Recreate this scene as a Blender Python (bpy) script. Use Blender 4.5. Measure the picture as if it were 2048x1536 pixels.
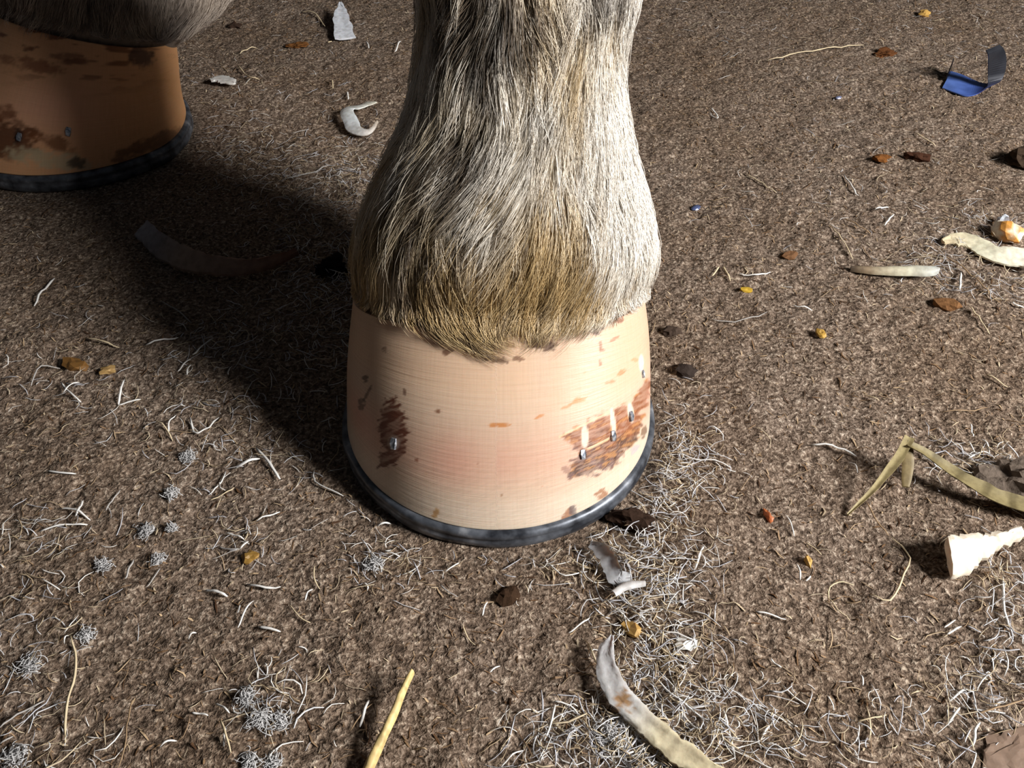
import bpy, math
import numpy as np
from mathutils import Vector

for o in list(bpy.data.objects):
    bpy.data.objects.remove(o, do_unlink=True)
scene = bpy.context.scene
COL = scene.collection
R = np.random.default_rng(7)

# ------------------------------------------------------------------ camera
FPX, PITCH, CAMH = 1750.0, math.radians(42.0), 0.275
cam_d = bpy.data.cameras.new('camera')
cam_d.sensor_width = 36.0
cam_d.lens = FPX / 2048.0 * 36.0
cam_d.clip_start = 0.01
cam_d.clip_end = 50
cam = bpy.data.objects.new('camera', cam_d)
cam.location = (0, 0, CAMH)
cam.rotation_euler = (math.pi / 2 - PITCH, 0, 0)
COL.objects.link(cam)
scene.camera = cam

# ------------------------------------------------------------------ world, light, exposure
w = bpy.data.worlds.new('dim_barn'); scene.world = w
w.use_nodes = True
bg = w.node_tree.nodes['Background']
bg.inputs[0].default_value = (0.80, 0.88, 1.0, 1)
bg.inputs[1].default_value = 0.028

SUN_AZ, SUN_EL, SUN_D = math.radians(-26), math.radians(29.5), 1.25   # azimuth from +X towards the camera
tgt = Vector((0.0, 0.33, 0.05))
ld = bpy.data.lights.new('daylight_from_door', 'AREA')
ld.shape = 'DISK'; ld.size = 0.38; ld.energy = 31; ld.color = (1.0, 0.97, 0.935)
lo = bpy.data.objects.new('daylight_from_door', ld)
lo.location = tgt + SUN_D * Vector((math.cos(SUN_AZ) * math.cos(SUN_EL), math.sin(SUN_AZ) * math.cos(SUN_EL), math.sin(SUN_EL)))
lo.rotation_euler = (tgt - lo.location).to_track_quat('-Z', 'Y').to_euler()
COL.objects.link(lo)

vs = scene.view_settings
vs.view_transform = 'Standard'; vs.look = 'None'; vs.gamma = 1.0; vs.exposure = 0.0
vs.use_curve_mapping = False

# ------------------------------------------------------------------ helpers
def s2l(c):
    c = np.asarray(c, float) / 255.0
    return np.where(c <= 0.04045, c / 12.92, ((c + 0.055) / 1.055) ** 2.4)

def proj(P):
    """world point -> photograph pixel, used to place marks seen in the photo on the surface they belong to"""
    P = np.asarray(P, float)
    y = P[..., 1]; z = P[..., 2] - CAMH
    d = y * math.cos(PITCH) - z * math.sin(PITCH)
    up = y * math.sin(PITCH) + z * math.cos(PITCH)
    return np.stack([1024 + FPX * P[..., 0] / d, 768 - FPX * up / d], -1)

def gnd(px, py, z=0.0):
    a = (np.asarray(px, float) - 1024) / FPX; b = (768 - np.asarray(py, float)) / FPX
    dy = math.cos(PITCH) + b * math.sin(PITCH); dz = -math.sin(PITCH) + b * math.cos(PITCH)
    t = (z - CAMH) / dz
    return np.stack([a * t, dy * t], -1)

def _h(ix, iy, iz, seed):
    n = (ix * 374761393 + iy * 668265263 + iz * 1274126177 + seed * 974711) & 0xFFFFFFFF
    n = ((n ^ (n >> 13)) * 1274126177) & 0xFFFFFFFF
    n = n ^ (n >> 16)
    return (n & 0xFFFFFF) / float(0xFFFFFF)

def noise(x, y, z=0.0, seed=0):
    x, y, z = np.broadcast_arrays(np.asarray(x, float), np.asarray(y, float), np.asarray(z, float))
    ix, iy, iz = [np.floor(v).astype(np.int64) for v in (x, y, z)]
    fx, fy, fz = x - ix, y - iy, z - iz
    fx, fy, fz = [v * v * (3 - 2 * v) for v in (fx, fy, fz)]
    r = 0
    for dx in (0, 1):
        for dy in (0, 1):
            for dz in (0, 1):
                wgt = (fx if dx else 1 - fx) * (fy if dy else 1 - fy) * (fz if dz else 1 - fz)
                r = r + wgt * _h(ix + dx, iy + dy, iz + dz, seed)
    return r

def fbm(x, y, z=0.0, seed=0, octv=3):
    r, a, t = 0, 1.0, 0
    for k in range(octv):
        f = 2 ** k
        r = r + a * noise(np.asarray(x) * f, np.asarray(y) * f, np.asarray(z) * f, seed + k); t += a; a *= 0.5
    return r / t

def mesh_np(name, V, faces, cols=None, smooth=True, uv=None):
    """faces: int array (n,3) or (n,4), or a list of such arrays"""
    if not isinstance(faces, (list, tuple)): faces = [faces]
    faces = [np.asarray(f, np.int32) for f in faces if len(f)]
    me = bpy.data.meshes.new(name)
    V = np.asarray(V, np.float32)
    me.vertices.add(len(V)); me.vertices.foreach_set('co', V.ravel())
    idx = np.concatenate([f.ravel() for f in faces])
    cnt = np.concatenate([np.full(len(f), f.shape[1], np.int32) for f in faces])
    st = np.concatenate([[0], np.cumsum(cnt)[:-1]]).astype(np.int32)
    me.loops.add(len(idx)); me.loops.foreach_set('vertex_index', idx)
    me.polygons.add(len(cnt)); me.polygons.foreach_set('loop_start', st); me.polygons.foreach_set('loop_total', cnt)
    me.polygons.foreach_set('use_smooth', np.full(len(cnt), smooth, bool))
    me.update(calc_edges=True)
    if cols is not None:
        at = me.color_attributes.new('Col', 'FLOAT_COLOR', 'POINT')
        c = np.ones((len(V), 4), np.float32); c[:, :3] = cols
        at.data.foreach_set('color', c.ravel())
    if uv is not None:
        ul = me.uv_layers.new(name='UVMap')
        ul.data.foreach_set('uv', np.asarray(uv, np.float32)[idx].ravel())
    me.validate()
    return me

def link(name, me, mat=None, parent=None):
    o = bpy.data.objects.new(name, me)
    if mat and not me.materials: me.materials.append(mat)
    COL.objects.link(o)
    if parent is not None: o.parent = parent
    return o

def tag(o, label, cat, group=None, kind=None):
    o['label'] = label
    if cat: o['category'] = cat
    if group: o['group'] = group
    if kind: o['kind'] = kind
    return o

class NT:
    def __init__(self, name):
        self.m = bpy.data.materials.new(name); self.m.use_nodes = True
        self.t = self.m.node_tree; self.p = self.t.nodes['Principled BSDF']
    def n(self, typ, **kw):
        nd = self.t.nodes.new(typ)
        for k, v in kw.items():
            if k.startswith('i_'):
                key = k[2:]; key = int(key) if key.isdigit() else key.replace('_', ' ')
                nd.inputs[key].default_value = v
            else: setattr(nd, k, v)
        return nd
    def l(self, a, b): self.t.links.new(a, b)
    def set(self, **kw):
        for k, v in kw.items(): self.p.inputs[k.replace('_', ' ')].default_value = v
    def ramp(self, fac, stops):
        r = self.n('ShaderNodeValToRGB'); self.l(fac, r.inputs[0])
        el = r.color_ramp.elements
        while len(el) < len(stops): el.new(0.5)
        for e, (p, c) in zip(el, stops): e.position = p; e.color = (*c, 1)
        return r.outputs[0]
    def mix(self, fac, a, b, typ='MIX'):
        m = self.n('ShaderNodeMix', data_type='RGBA', blend_type=typ)
        for s, v in ((0, fac), (6, a), (7, b)):
            if hasattr(v, 'links'): self.l(v, m.inputs[s])
            elif s == 0: m.inputs[0].default_value = v
            else: m.inputs[s].default_value = (*v, 1)
        return m.outputs[2]
    def bump(self, h, strength, dist, prev=None):
        b = self.n('ShaderNodeBump'); b.inputs['Strength'].default_value = strength; b.inputs['Distance'].default_value = dist
        self.l(h, b.inputs['Height'])
        if prev is not None: self.l(prev, b.inputs['Normal'])
        return b.outputs[0]

def lin(r, g, b): return tuple(float(v) for v in s2l((r, g, b)))

# ------------------------------------------------------------------ materials
def mat_ground():
    k = NT('packed_dirt'); tc = k.n('ShaderNodeTexCoord')
    def nz(scale, det=3, rough=0.6, dist=0.0):
        q = k.n('ShaderNodeTexNoise'); q.inputs['Scale'].default_value = scale; q.inputs['Detail'].default_value = det
        q.inputs['Roughness'].default_value = rough; q.inputs['Distortion'].default_value = dist
        k.l(tc.outputs['Object'], q.inputs['Vector']); return q.outputs['Fac']
    fine = nz(560, 3, 0.65, 0.5); mid = nz(260, 3); big = nz(11, 3)
    c1 = k.ramp(fine, [(0.30, lin(50, 41, 34)), (0.43, lin(98, 84, 72)), (0.56, lin(136, 120, 106)), (0.70, lin(198, 185, 168))])
    c2 = k.ramp(mid, [(0.28, (0.74, 0.70, 0.66)), (0.5, (1, 1, 1)), (0.75, (1.18, 1.17, 1.16))])
    c3 = k.ramp(big, [(0.3, (0.86, 0.80, 0.74)), (0.7, (1.08, 1.08, 1.1))])
    c = k.mix(1.0, k.mix(1.0, c1, c2, 'MULTIPLY'), c3, 'MULTIPLY')
    k.l(c, k.p.inputs['Base Color'])
    b1 = k.bump(mid, 0.7, 0.0025)
    b2 = k.bump(fine, 0.9, 0.0014, b1)
    k.l(b2, k.p.inputs['Normal'])
    k.set(Roughness=0.95); k.p.inputs['Specular IOR Level'].default_value = 0.15
    return k.m

def mat_attr(name, rough=0.6, spec=0.3, sss=0.0, noise_scale=0, bump=0.0, dist=0.0005, sheen=0.0):
    k = NT(name); a = k.n('ShaderNodeAttribute', attribute_name='Col')
    col = a.outputs['Color']
    if noise_scale:
        tc = k.n('ShaderNodeTexCoord'); q = k.n('ShaderNodeTexNoise')
        q.inputs['Scale'].default_value = noise_scale; q.inputs['Detail'].default_value = 4
        k.l(tc.outputs['Object'], q.inputs['Vector'])
        r = k.ramp(q.outputs['Fac'], [(0.3, (0.72, 0.70, 0.68)), (0.6, (1.05, 1.05, 1.05))])
        col = k.mix(1.0, col, r, 'MULTIPLY')
        if bump: k.l(k.bump(q.outputs['Fac'], bump, dist), k.p.inputs['Normal'])
    k.l(col, k.p.inputs['Base Color'])
    k.set(Roughness=rough); k.p.inputs['Specular IOR Level'].default_value = spec
    if sss:
        k.p.inputs['Subsurface Weight'].default_value = sss
        k.p.inputs['Subsurface Radius'].default_value = (1.0, 0.45, 0.25)
        k.p.inputs['Subsurface Scale'].default_value = 0.004
    if sheen: k.p.inputs['Sheen Weight'].default_value = sheen
    return k.m

def mat_hoof():
    k = NT('rasped_hoof_horn'); a = k.n('ShaderNodeAttribute', attribute_name='Col')
    uv = k.n('ShaderNodeUVMap'); uv.uv_map = 'UVMap'
    def stretched(sx, sy, rot, det=3):
        mp = k.n('ShaderNodeMapping'); mp.inputs['Scale'].default_value = (sx, sy, 1); mp.inputs['Rotation'].default_value = (0, 0, rot)
        k.l(uv.outputs[0], mp.inputs['Vector'])
        q = k.n('ShaderNodeTexNoise'); q.inputs['Scale'].default_value = 1.0; q.inputs['Detail'].default_value = det
        k.l(mp.outputs[0], q.inputs['Vector']); return q.outputs['Fac']
    rings = stretched(6, 60, 0.0); tub = stretched(420, 5, 0.0); rasp = stretched(30, 300, -0.35)
    c = k.mix(1.0, a.outputs['Color'], k.ramp(rings, [(0.25, (0.955, 0.935, 0.915)), (0.6, (1, 1, 1))]), 'MULTIPLY')
    c = k.mix(1.0, c, k.ramp(tub, [(0.3, (0.95, 0.94, 0.93)), (0.6, (1, 1, 1))]), 'MULTIPLY')
    k.l(c, k.p.inputs['Base Color'])
    b = k.bump(rings, 0.25, 0.0008); b = k.bump(rasp, 0.35, 0.0003, b); b = k.bump(tub, 0.15, 0.0002, b)
    k.l(b, k.p.inputs['Normal'])
    k.set(Roughness=0.42); k.p.inputs['Specular IOR Level'].default_value = 0.4
    k.p.inputs['Subsurface Weight'].default_value = 0.25
    k.p.inputs['Subsurface Radius'].default_value = (1.0, 0.45, 0.25)
    k.p.inputs['Subsurface Scale'].default_value = 0.004
    return k.m

def mat_steel():
    k = NT('worn_shoe_steel'); tc = k.n('ShaderNodeTexCoord'); q = k.n('ShaderNodeTexNoise')
    q.inputs['Scale'].default_value = 120; q.inputs['Detail'].default_value = 5
    k.l(tc.outputs['Object'], q.inputs['Vector'])
    k.l(k.ramp(q.outputs['Fac'], [(0.35, lin(50, 53, 60)), (0.6, lin(110, 115, 124)), (0.75, lin(165, 168, 174))]), k.p.inputs['Base Color'])
    k.l(k.ramp(q.outputs['Fac'], [(0.3, (0.34,) * 3), (0.7, (0.5,) * 3)]), k.p.inputs['Roughness'])
    k.set(Metallic=0.45)
    k.l(k.bump(q.outputs['Fac'], 0.3, 0.0006), k.p.inputs['Normal'])
    return k.m

def mat_nail():
    k = NT('clinched_nail_steel'); tc = k.n('ShaderNodeTexCoord'); q = k.n('ShaderNodeTexNoise')
    q.inputs['Scale'].default_value = 700; k.l(tc.outputs['Object'], q.inputs['Vector'])
    k.l(k.ramp(q.outputs['Fac'], [(0.35, lin(110, 118, 132)), (0.65, lin(205, 208, 215))]), k.p.inputs['Base Color'])
    k.set(Metallic=0.7, Roughness=0.35); return k.m

def mat_blue():
    k = NT('glossy_blue_black_band'); tc = k.n('ShaderNodeTexCoord'); q = k.n('ShaderNodeTexNoise')
    q.inputs['Scale'].default_value = 90; q.inputs['Detail'].default_value = 3; k.l(tc.outputs['Object'], q.inputs['Vector'])
    a = k.n('ShaderNodeAttribute', attribute_name='Col')
    k.l(k.mix(1.0, a.outputs['Color'], k.ramp(q.outputs['Fac'], [(0.35, (0.75,) * 3), (0.65, (1.1,) * 3)]), 'MULTIPLY'), k.p.inputs['Base Color'])
    k.set(Metallic=0.35, Roughness=0.22); return k.m

M_GROUND = mat_ground()
M_HOOF = mat_hoof()
M_STEEL = mat_steel()
M_NAIL = mat_nail()
M_BLUE = mat_blue()
M_HAIR = mat_attr('horse_coat_hair', 0.38, 0.5, sheen=0.0)
M_SKIN = mat_attr('horse_undercoat', 0.9, 0.1, noise_scale=300, bump=0.5)
M_FIBRE = mat_attr('hoof_filings', 0.65, 0.3)
M_CRUMB = mat_attr('dirt_crumbs', 0.95, 0.1)
M_HORN = mat_attr('pared_hoof_horn', 0.5, 0.4, sss=0.12, noise_scale=260, bump=0.4, dist=0.0006)
M_STRAW = mat_attr('dried_stalk', 0.55, 0.35, noise_scale=420, bump=0.3, dist=0.0003)
M_DUNG = mat_attr('dark_organic_crumb', 0.95, 0.1, noise_scale=380, bump=0.8, dist=0.001)

# ------------------------------------------------------------------ floor
def gz(x, y):
    x = np.asarray(x, float); y = np.asarray(y, float)
    z = 0.0045 * (fbm(x * 16, y * 16, 0, 11, 3) - 0.5) + 0.0024 * (fbm(x * 90, y * 90, 0, 21, 2) - 0.5) + 0.0026 * (noise(x * 330, y * 330, 0, 31) - 0.5) * 0.8
    # flat where the feet stand
    for cx, cy, r in ((-0.0056, 0.282, 0.085), (-0.29, 0.56, 0.09)):
        d = np.hypot(x - cx, y - cy)
        k = np.clip((d - r) / 0.03, 0, 1)
        z = z * (0.25 + 0.75 * k) - 0.0012 * (1 - k)
    return z

def axis(a0, a1, step, far0, far1):
    core = np.arange(a0, a1, step)
    g = np.geomspace(0.004, 1.0, 26)
    return np.concatenate([(a0 - g * (a0 - far0))[::-1], core, core[-1] + step + g * (far1 - a1)])
gx = axis(-0.52, 0.52, 0.0020, -3.0, 3.0); gy = axis(0.10, 0.92, 0.0020, -2.0, 4.0)
GX, GY = np.meshgrid(gx, gy)
GZ = gz(GX, GY)
ny, nx = GX.shape
ii = np.arange(ny * nx).reshape(ny, nx)
q = np.stack([ii[:-1, :-1], ii[:-1, 1:], ii[1:, 1:], ii[1:, :-1]], -1).reshape(-1, 4)
floor = link('floor', mesh_np('floor', np.stack([GX, GY, GZ], -1).reshape(-1, 3), q), M_GROUND)
floor['kind'] = 'structure'; floor['label'] = 'packed brown dirt floor littered with hoof filings'

# ------------------------------------------------------------------ tubes / ribbons in bulk
def tubes(P, rad, cols, sides=3, flat=None):
    """P (n,k,3) paths, rad (n,k), cols (n,k,3). flat: optional (n,) vertical squash."""
    n, k, _ = P.shape
    T = np.gradient(P, axis=1); T /= np.linalg.norm(T, axis=2, keepdims=True) + 1e-12
    ref = np.zeros_like(T); ref[..., 2] = 1.0
    par = np.abs(T[..., 2]) > 0.95; ref[par] = (1, 0, 0)
    A = np.cross(T, ref); A /= np.linalg.norm(A, axis=2, keepdims=True) + 1e-12
    B = np.cross(A, T)
    if flat is not None: B = B * flat[:, None, None]
    ang = np.arange(sides) * 2 * math.pi / sides + 0.3
    V = P[:, :, None] + rad[:, :, None, None] * (np.cos(ang)[None, None, :, None] * A[:, :, None] + np.sin(ang)[None, None, :, None] * B[:, :, None])
    C = np.repeat(cols[:, :, None], sides, 2)
    idx = np.arange(n * k * sides).reshape(n, k, sides)
    a = idx[:, :-1]; b = idx[:, 1:]
    F = np.stack([a, np.roll(a, -1, 2), np.roll(b, -1, 2), b], -1).reshape(-1, 4)
    caps = []
    for e in (0, k - 1):
        c = idx[:, e]
        if e == 0: c = c[:, ::-1]
        if sides == 3: caps.append(c.reshape(-1, 3))
        else: caps.append(c.reshape(-1, sides))
    return V.reshape(-1, 3), [F] + caps, C.reshape(-1, 3)

# ------------------------------------------------------------------ horse legs
NU, NHV = 500, 150
def ring_eval(keys, t, u, expo=1.0):
    """keys rows: zc, slope, xc, yc, df, db, wl, wr, backnarrow ; t in [0, len-1] ; catmull-rom"""
    K = np.asarray(keys, float); n = len(K)
    i = np.clip(np.floor(t).astype(int), 0, n - 2); f = (t - i)[:, None]
    p0 = K[np.clip(i - 1, 0, n - 1)]; p1 = K[i]; p2 = K[i + 1]; p3 = K[np.clip(i + 2, 0, n - 1)]
    r = 0.5 * (2 * p1 + (p2 - p0) * f + (2 * p0 - 5 * p1 + 4 * p2 - p3) * f ** 2 + (3 * p1 - p0 - 3 * p2 + p3) * f ** 3)
    r = r[:, None, :]
    s, c = np.sin(u)[None], np.cos(u)[None]
    yl = np.where(c > 0, -r[..., 4] * c, -r[..., 5] * c)
    x = r[..., 2] + np.where(s > 0, r[..., 7], r[..., 6]) * s * np.where(c < 0, 1 - r[..., 8] * c * c, 1.0)
    y = r[..., 3] + yl
    z = r[..., 0] + r[..., 1] * yl
    return np.stack([x, y, z], -1)      # (nt, nu, 3)

# hoof wall, bottom to coronet
HOOF = [  # zc,   slope, xc, yc,   df,    db,    wl,    wr,    narrow
    (0.0085, 0.00, 0, 0.000, 0.0700, 0.058, 0.0668, 0.0662, 0.20),
    (0.0200, -0.06, 0, 0.002, 0.0640, 0.056, 0.0658, 0.0655, 0.20),
    (0.0330, -0.14, 0, 0.005, 0.0555, 0.054, 0.0645, 0.0645, 0.18),
    (0.0460, -0.22, 0, 0.009, 0.0460, 0.052, 0.0625, 0.0630, 0.16),
    (0.0590, -0.30, 0, 0.012, 0.0370, 0.051, 0.0600, 0.0605, 0.15)]
LEG = [  # unseen back of pastern and fetlock made deeper to widen the cast shadow
    (0.0500, -0.28, 0.000, 0.012, 0.0330, 0.047, 0.0550, 0.0550, 0.12),
    (0.0640, -0.32, 0.001, 0.014, 0.0345, 0.062, 0.0580, 0.0585, 0.10),
    (0.0790, -0.38, 0.0025, 0.022, 0.0375, 0.078, 0.0585, 0.0590, 0.10),
    (0.0970, -0.45, 0.0030, 0.038, 0.0390, 0.082, 0.0510, 0.0525, 0.12),
    (0.1150, -0.50, 0.0060, 0.052, 0.0370, 0.080, 0.0430, 0.0440, 0.12),
    (0.1320, -0.50, 0.0080, 0.064, 0.0355, 0.076, 0.0395, 0.0400, 0.14),
    (0.1500, -0.45, 0.0110, 0.074, 0.0360, 0.074, 0.0400, 0.0405, 0.16),
    (0.1760, -0.28, 0.0120, 0.086, 0.0400, 0.070, 0.0440, 0.0450, 0.18),
    (0.2050, -0.10, 0.0120, 0.092, 0.0410, 0.068, 0.0450, 0.0460, 0.18),
    (0.2450, 0.00, 0.0120, 0.092, 0.0340, 0.044, 0.0370, 0.0370, 0.10),
    (0.3200, 0.00, 0.0120, 0.090, 0.0300, 0.040, 0.0330, 0.0330, 0.10),
    (0.4600, 0.00, 0.0120, 0.090, 0.0310, 0.040, 0.0340, 0.0340, 0.10)]

def grid_faces(nv, nu):
    ii = np.arange(nv * nu).reshape(nv, nu); jj = np.roll(ii, -1, 1)
    return np.stack([ii[:-1], jj[:-1], jj[1:], ii[1:]], -1).reshape(-1, 4)

def poly_sd(P, poly):
    """signed distance in pixels (positive inside)"""
    poly = np.asarray(poly, float); n = len(poly)
    d = np.full(len(P), 1e9); ins = np.zeros(len(P), bool)
    for i in range(n):
        a, b = poly[i], poly[(i + 1) % n]
        ab = b - a; t = np.clip(((P - a) @ ab) / (ab @ ab + 1e-9), 0, 1)
        d = np.minimum(d, np.hypot(*(P - a - t[:, None] * ab).T))
        cond = ((a[1] > P[:, 1]) != (b[1] > P[:, 1]))
        xi = a[0] + (P[:, 1] - a[1]) / (b[1] - a[1] + 1e-12) * ab[0]
        ins ^= cond & (P[:, 0] < xi)
    return np.where(ins, d, -d)

def sst(a, b, x):
    t = np.clip((x - a) / (b - a), 0, 1); return t * t * (3 - 2 * t)

def C2(pts): return [(x * 0.4036 + 640, y * 0.4036 + 500) for x, y in pts]

def make_leg(name, origin, rotz, scale, label, hoof_paint, n_hair, hair_col, nu=NU, nhv=NHV, seg=4, dark_fringe=False, clumps=1500, nails=(), seed=1, hem=1.0, tall=1.0, wisps=()):
    rg = np.random.default_rng(seed)
    root = bpy.data.objects.new(name, None); COL.objects.link(root)
    root.empty_display_size = 0.03
    root.location = origin
    tag(root, label, 'horse leg')
    ca, sa = math.cos(rotz), math.sin(rotz)
    Rm = np.array([[ca, -sa, 0], [sa, ca, 0], [0, 0, tall]]) * scale
    def W(P): return P @ Rm.T + np.asarray(origin)        # local -> world
    def Lc(P): return P @ Rm.T                             # local -> parent space
    u = np.linspace(0, 2 * math.pi, nu, endpoint=False)
    # --- hoof
    t = np.linspace(0, len(HOOF) - 1, nhv)
    G = ring_eval(HOOF, t, u)
    # close the top with a ring pulled inward, and the sole
    cen_t = G[-1].mean(0); cen_b = G[0].mean(0)
    Gall = np.concatenate([[(G[0] - cen_b) * 0.6 + cen_b], G, [(G[-1] - cen_t) * 0.9 + cen_t - (0, 0, 0.004)]], 0)
    V = Gall.reshape(-1, 3)
    UV = np.stack(np.meshgrid(u / (2 * math.pi), np.concatenate([[0], t, [t[-1]]]) / (len(HOOF) - 1)), -1).reshape(-1, 2)
    F = [grid_faces(len(Gall), nu)]
    nV = len(V); V = np.concatenate([V, [cen_b]]); UV = np.concatenate([UV, [[0.5, 0]]])
    k = np.arange(nu); F.append(np.stack([(k + 1) % nu, k, np.full(nu, nV)], -1))
    Wp = W(V)
    cols = hoof_paint(proj(Wp), V, UV)
    hoof = link('hoof', mesh_np(name + '_hoof', Lc(V), F, cols, True, UV), M_HOOF, root)
    hoof['label'] = 'rasped cream hoof wall'
    # --- shoe : U with open heels
    nS = 220
    th = np.linspace(-math.radians(158), math.radians(158), nS)
    prof = [(-0.020, 0.0), (0.0010, 0.0), (0.0022, 0.0012), (0.0025, 0.0042), (0.0018, 0.0052), (0.0026, 0.0062), (0.0020, 0.0080), (0.0008, 0.0088), (-0.020, 0.0088)]
    base = ring_eval(HOOF, np.zeros(1), th)[0]
    nrm = np.gradient(base, axis=0); nrm = np.stack([nrm[:, 1], -nrm[:, 0], 0 * nrm[:, 0]], -1); nrm /= np.linalg.norm(nrm, axis=1, keepdims=True)
    S = np.stack([base * (1, 1, 0) + nrm * o + (0, 0, z) for o, z in prof], 1)
    S[..., :2] += 0.0005 * (noise(S[..., 0] * 90, S[..., 1] * 90, S[..., 2] * 300, 5)[..., None] - 0.5) * 2
    S[..., 2] = np.clip(S[..., 2], 0.0, 1) - 0.0006
    m = len(prof); idx = np.arange(nS * m).reshape(nS, m); jx = np.roll(idx, -1, 1)
    FS = np.stack([idx[:-1], jx[:-1], jx[1:], idx[1:]], -1).reshape(-1, 4)
    c0 = np.array([idx[0][::-1]]); c1 = np.array([idx[-1]])
    me = mesh_np(name + '_shoe', Lc(S.reshape(-1, 3)), [FS, c0, c1])
    shoe = link('horseshoe', me, M_STEEL, root); shoe['label'] = 'dark steel horseshoe'
    # --- clinched nail ends on the hoof wall
    pw = proj(W(G.reshape(-1, 3))).reshape(nhv, nu, 2)
    front = (np.abs(((u + math.pi) % (2 * math.pi)) - math.pi) < 1.75)
    if rotz: front = np.ones(nu, bool)
    # only the side turned to the camera
    gn = np.cross(np.roll(G, -1, 1) - G, np.gradient(G, axis=0)); gn /= np.linalg.norm(gn, axis=2, keepdims=True)
    view = np.asarray((0, 0, CAMH)) - W(G)
    facing = np.sum((gn @ (Rm.T / scale)) * view, -1) > 0
    for px, py, ss in nails:
        dd = np.hypot(pw[..., 0] - px, pw[..., 1] - py) + np.where(facing & front[None], 0, 1e6)
        j, i = np.unravel_index(np.argmin(dd), dd.shape)
        p = G[j, i]; n_ = gn[j, i]
        upv = G[min(j + 3, nhv - 1), i] - G[max(j - 3, 0), i]; upv = upv / np.linalg.norm(upv); sd = np.cross(upv, n_)
        a = 0.0013 * ss; hgt = 0.0021 * ss; th_ = 0.0009 * ss
        o2 = [(-a * .8, hgt, .4), (a * .8, hgt, .4), (a, 0, 1), (a * .7, -hgt, .9), (-a * .7, -hgt, .9), (-a, 0, 1)]
        vv = [p + sd * x + upv * y - n_ * 0.001 for x, y, z in o2] + [p + sd * x * .85 + upv * y * .85 + n_ * th_ * z for x, y, z in o2]
        q6 = np.arange(6)
        ff = [np.stack([q6, (q6 + 1) % 6, (q6 + 1) % 6 + 6, q6 + 6], -1), np.array([q6 + 6]), np.array([q6[::-1]])]
        nm = link('horseshoe_nail', mesh_np('horseshoe_nail', Lc(np.array(vv)), ff, None, False), M_NAIL, hoof)
    # --- leg body
    nlv = 150
    t2 = np.linspace(0, len(LEG) - 1, nlv)
    u2 = np.linspace(0, 2 * math.pi, 200, endpoint=False)
    L = ring_eval(LEG, t2, u2)
    L += 0.0012 * (noise(L[..., 0] * 60, L[..., 1] * 60, L[..., 2] * 60, 3)[..., None] - 0.5)
    V = L.reshape(-1, 3)
    k = np.arange(200); nV = len(V)
    V = np.concatenate([V, [L[-1].mean(0)], [L[0].mean(0)]])
    F = [grid_faces(nlv, 200), np.stack([k + (nlv - 1) * 200, (k + 1) % 200 + (nlv - 1) * 200, np.full(200, nV)], -1),
         np.stack([(k + 1) % 200, k, np.full(200, nV + 1)], -1)]
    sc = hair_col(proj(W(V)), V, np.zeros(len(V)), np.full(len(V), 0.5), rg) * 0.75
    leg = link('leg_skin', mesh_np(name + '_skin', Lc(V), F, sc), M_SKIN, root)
    leg['label'] = 'pale coated pastern and leg'
    # --- coat hair : paths run down the surface of leg then over the hoof
    th_h = np.linspace(0, len(HOOF) - 1, 60)[:-2]; t_l = np.linspace(1.0, len(LEG) - 1, 220)
    uh = np.linspace(0, 2 * math.pi, 256, endpoint=False)
    S = np.concatenate([ring_eval(HOOF, th_h, uh), ring_eval(LEG, t_l, uh)], 0)     # (nv,256,3)
    nv = len(S); v_cor = len(th_h)
    dS = np.linalg.norm(np.diff(S, axis=0), axis=2); arc = np.concatenate([np.zeros((1, 256)), np.cumsum(dS, 0)], 0)
    Nn = np.cross(np.roll(S, -1, 1) - np.roll(S, 1, 1), np.gradient(S, axis=0)); Nn /= np.linalg.norm(Nn, axis=2, keepdims=True)
    ARCS = np.linspace(0, arc.max(), 900)
    # table from (arc, column) -> fractional row
    TAB = np.stack([np.interp(ARCS, arc[:, c], np.arange(nv)) for c in range(256)], 1)
    a_cor = arc[v_cor]                                                              # coronet arc per column
    def samp(A, r, c):
        r = np.clip(r, 0, A.shape[0] - 1.001); r0 = r.astype(int); fr = r - r0
        c = c % 256; c0 = c.astype(int) % 256; c1 = (c0 + 1) % 256; fc = c - np.floor(c)
        if A.ndim == 3: fr = fr[..., None]; fc = fc[..., None]
        return (A[r0, c0] * (1 - fr) + A[r0 + 1, c0] * fr) * (1 - fc) + (A[r0 + 1, c1] * fr + A[r0, c1] * (1 - fr)) * fc
    def make_hair(n, arc_lo, arc_hi, len_lo, len_hi, lift, wid, ncl, pull, c_rng=None, hemk=1.0, dark=0.0, side=0.0):
        c = rg.random(n) * 256 if c_rng is None else c_rng[0] + rg.random(n) * (c_rng[1] - c_rng[0])
        cor = np.interp(c, np.arange(257), np.append(a_cor, a_cor[0]))
        s = cor + arc_lo + rg.random(n) ** 1.0 * (arc_hi - arc_lo)
        # clumps share a guide
        cc = rg.random(ncl) * 256 if c_rng is None else c_rng[0] + rg.random(ncl) * (c_rng[1] - c_rng[0]); ccor = np.interp(cc, np.arange(257), np.append(a_cor, a_cor[0])); cs = ccor + arc_lo + rg.random(ncl) * (arc_hi - arc_lo)
        cdr = (rg.random(ncl) - 0.5) * 2; clf = rg.random(ncl); ctint = rg.random(ncl)
        # nearest clump (chunks)
        best = np.zeros(n, int)
        for a in range(0, n, 4000):
            b = slice(a, min(n, a + 4000))
            dc = np.abs(c[b, None] - cc[None]); dc = np.minimum(dc, 256 - dc) * 0.00125
            best[b] = np.argmin(dc ** 2 * 3.0 + (s[b, None] - cs[None]) ** 2 * 0.35, 1)
        ln = len_lo + (len_hi - len_lo) * rg.random(n) * (0.6 + 0.8 * clf[best])
        K = seg + 1
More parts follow.
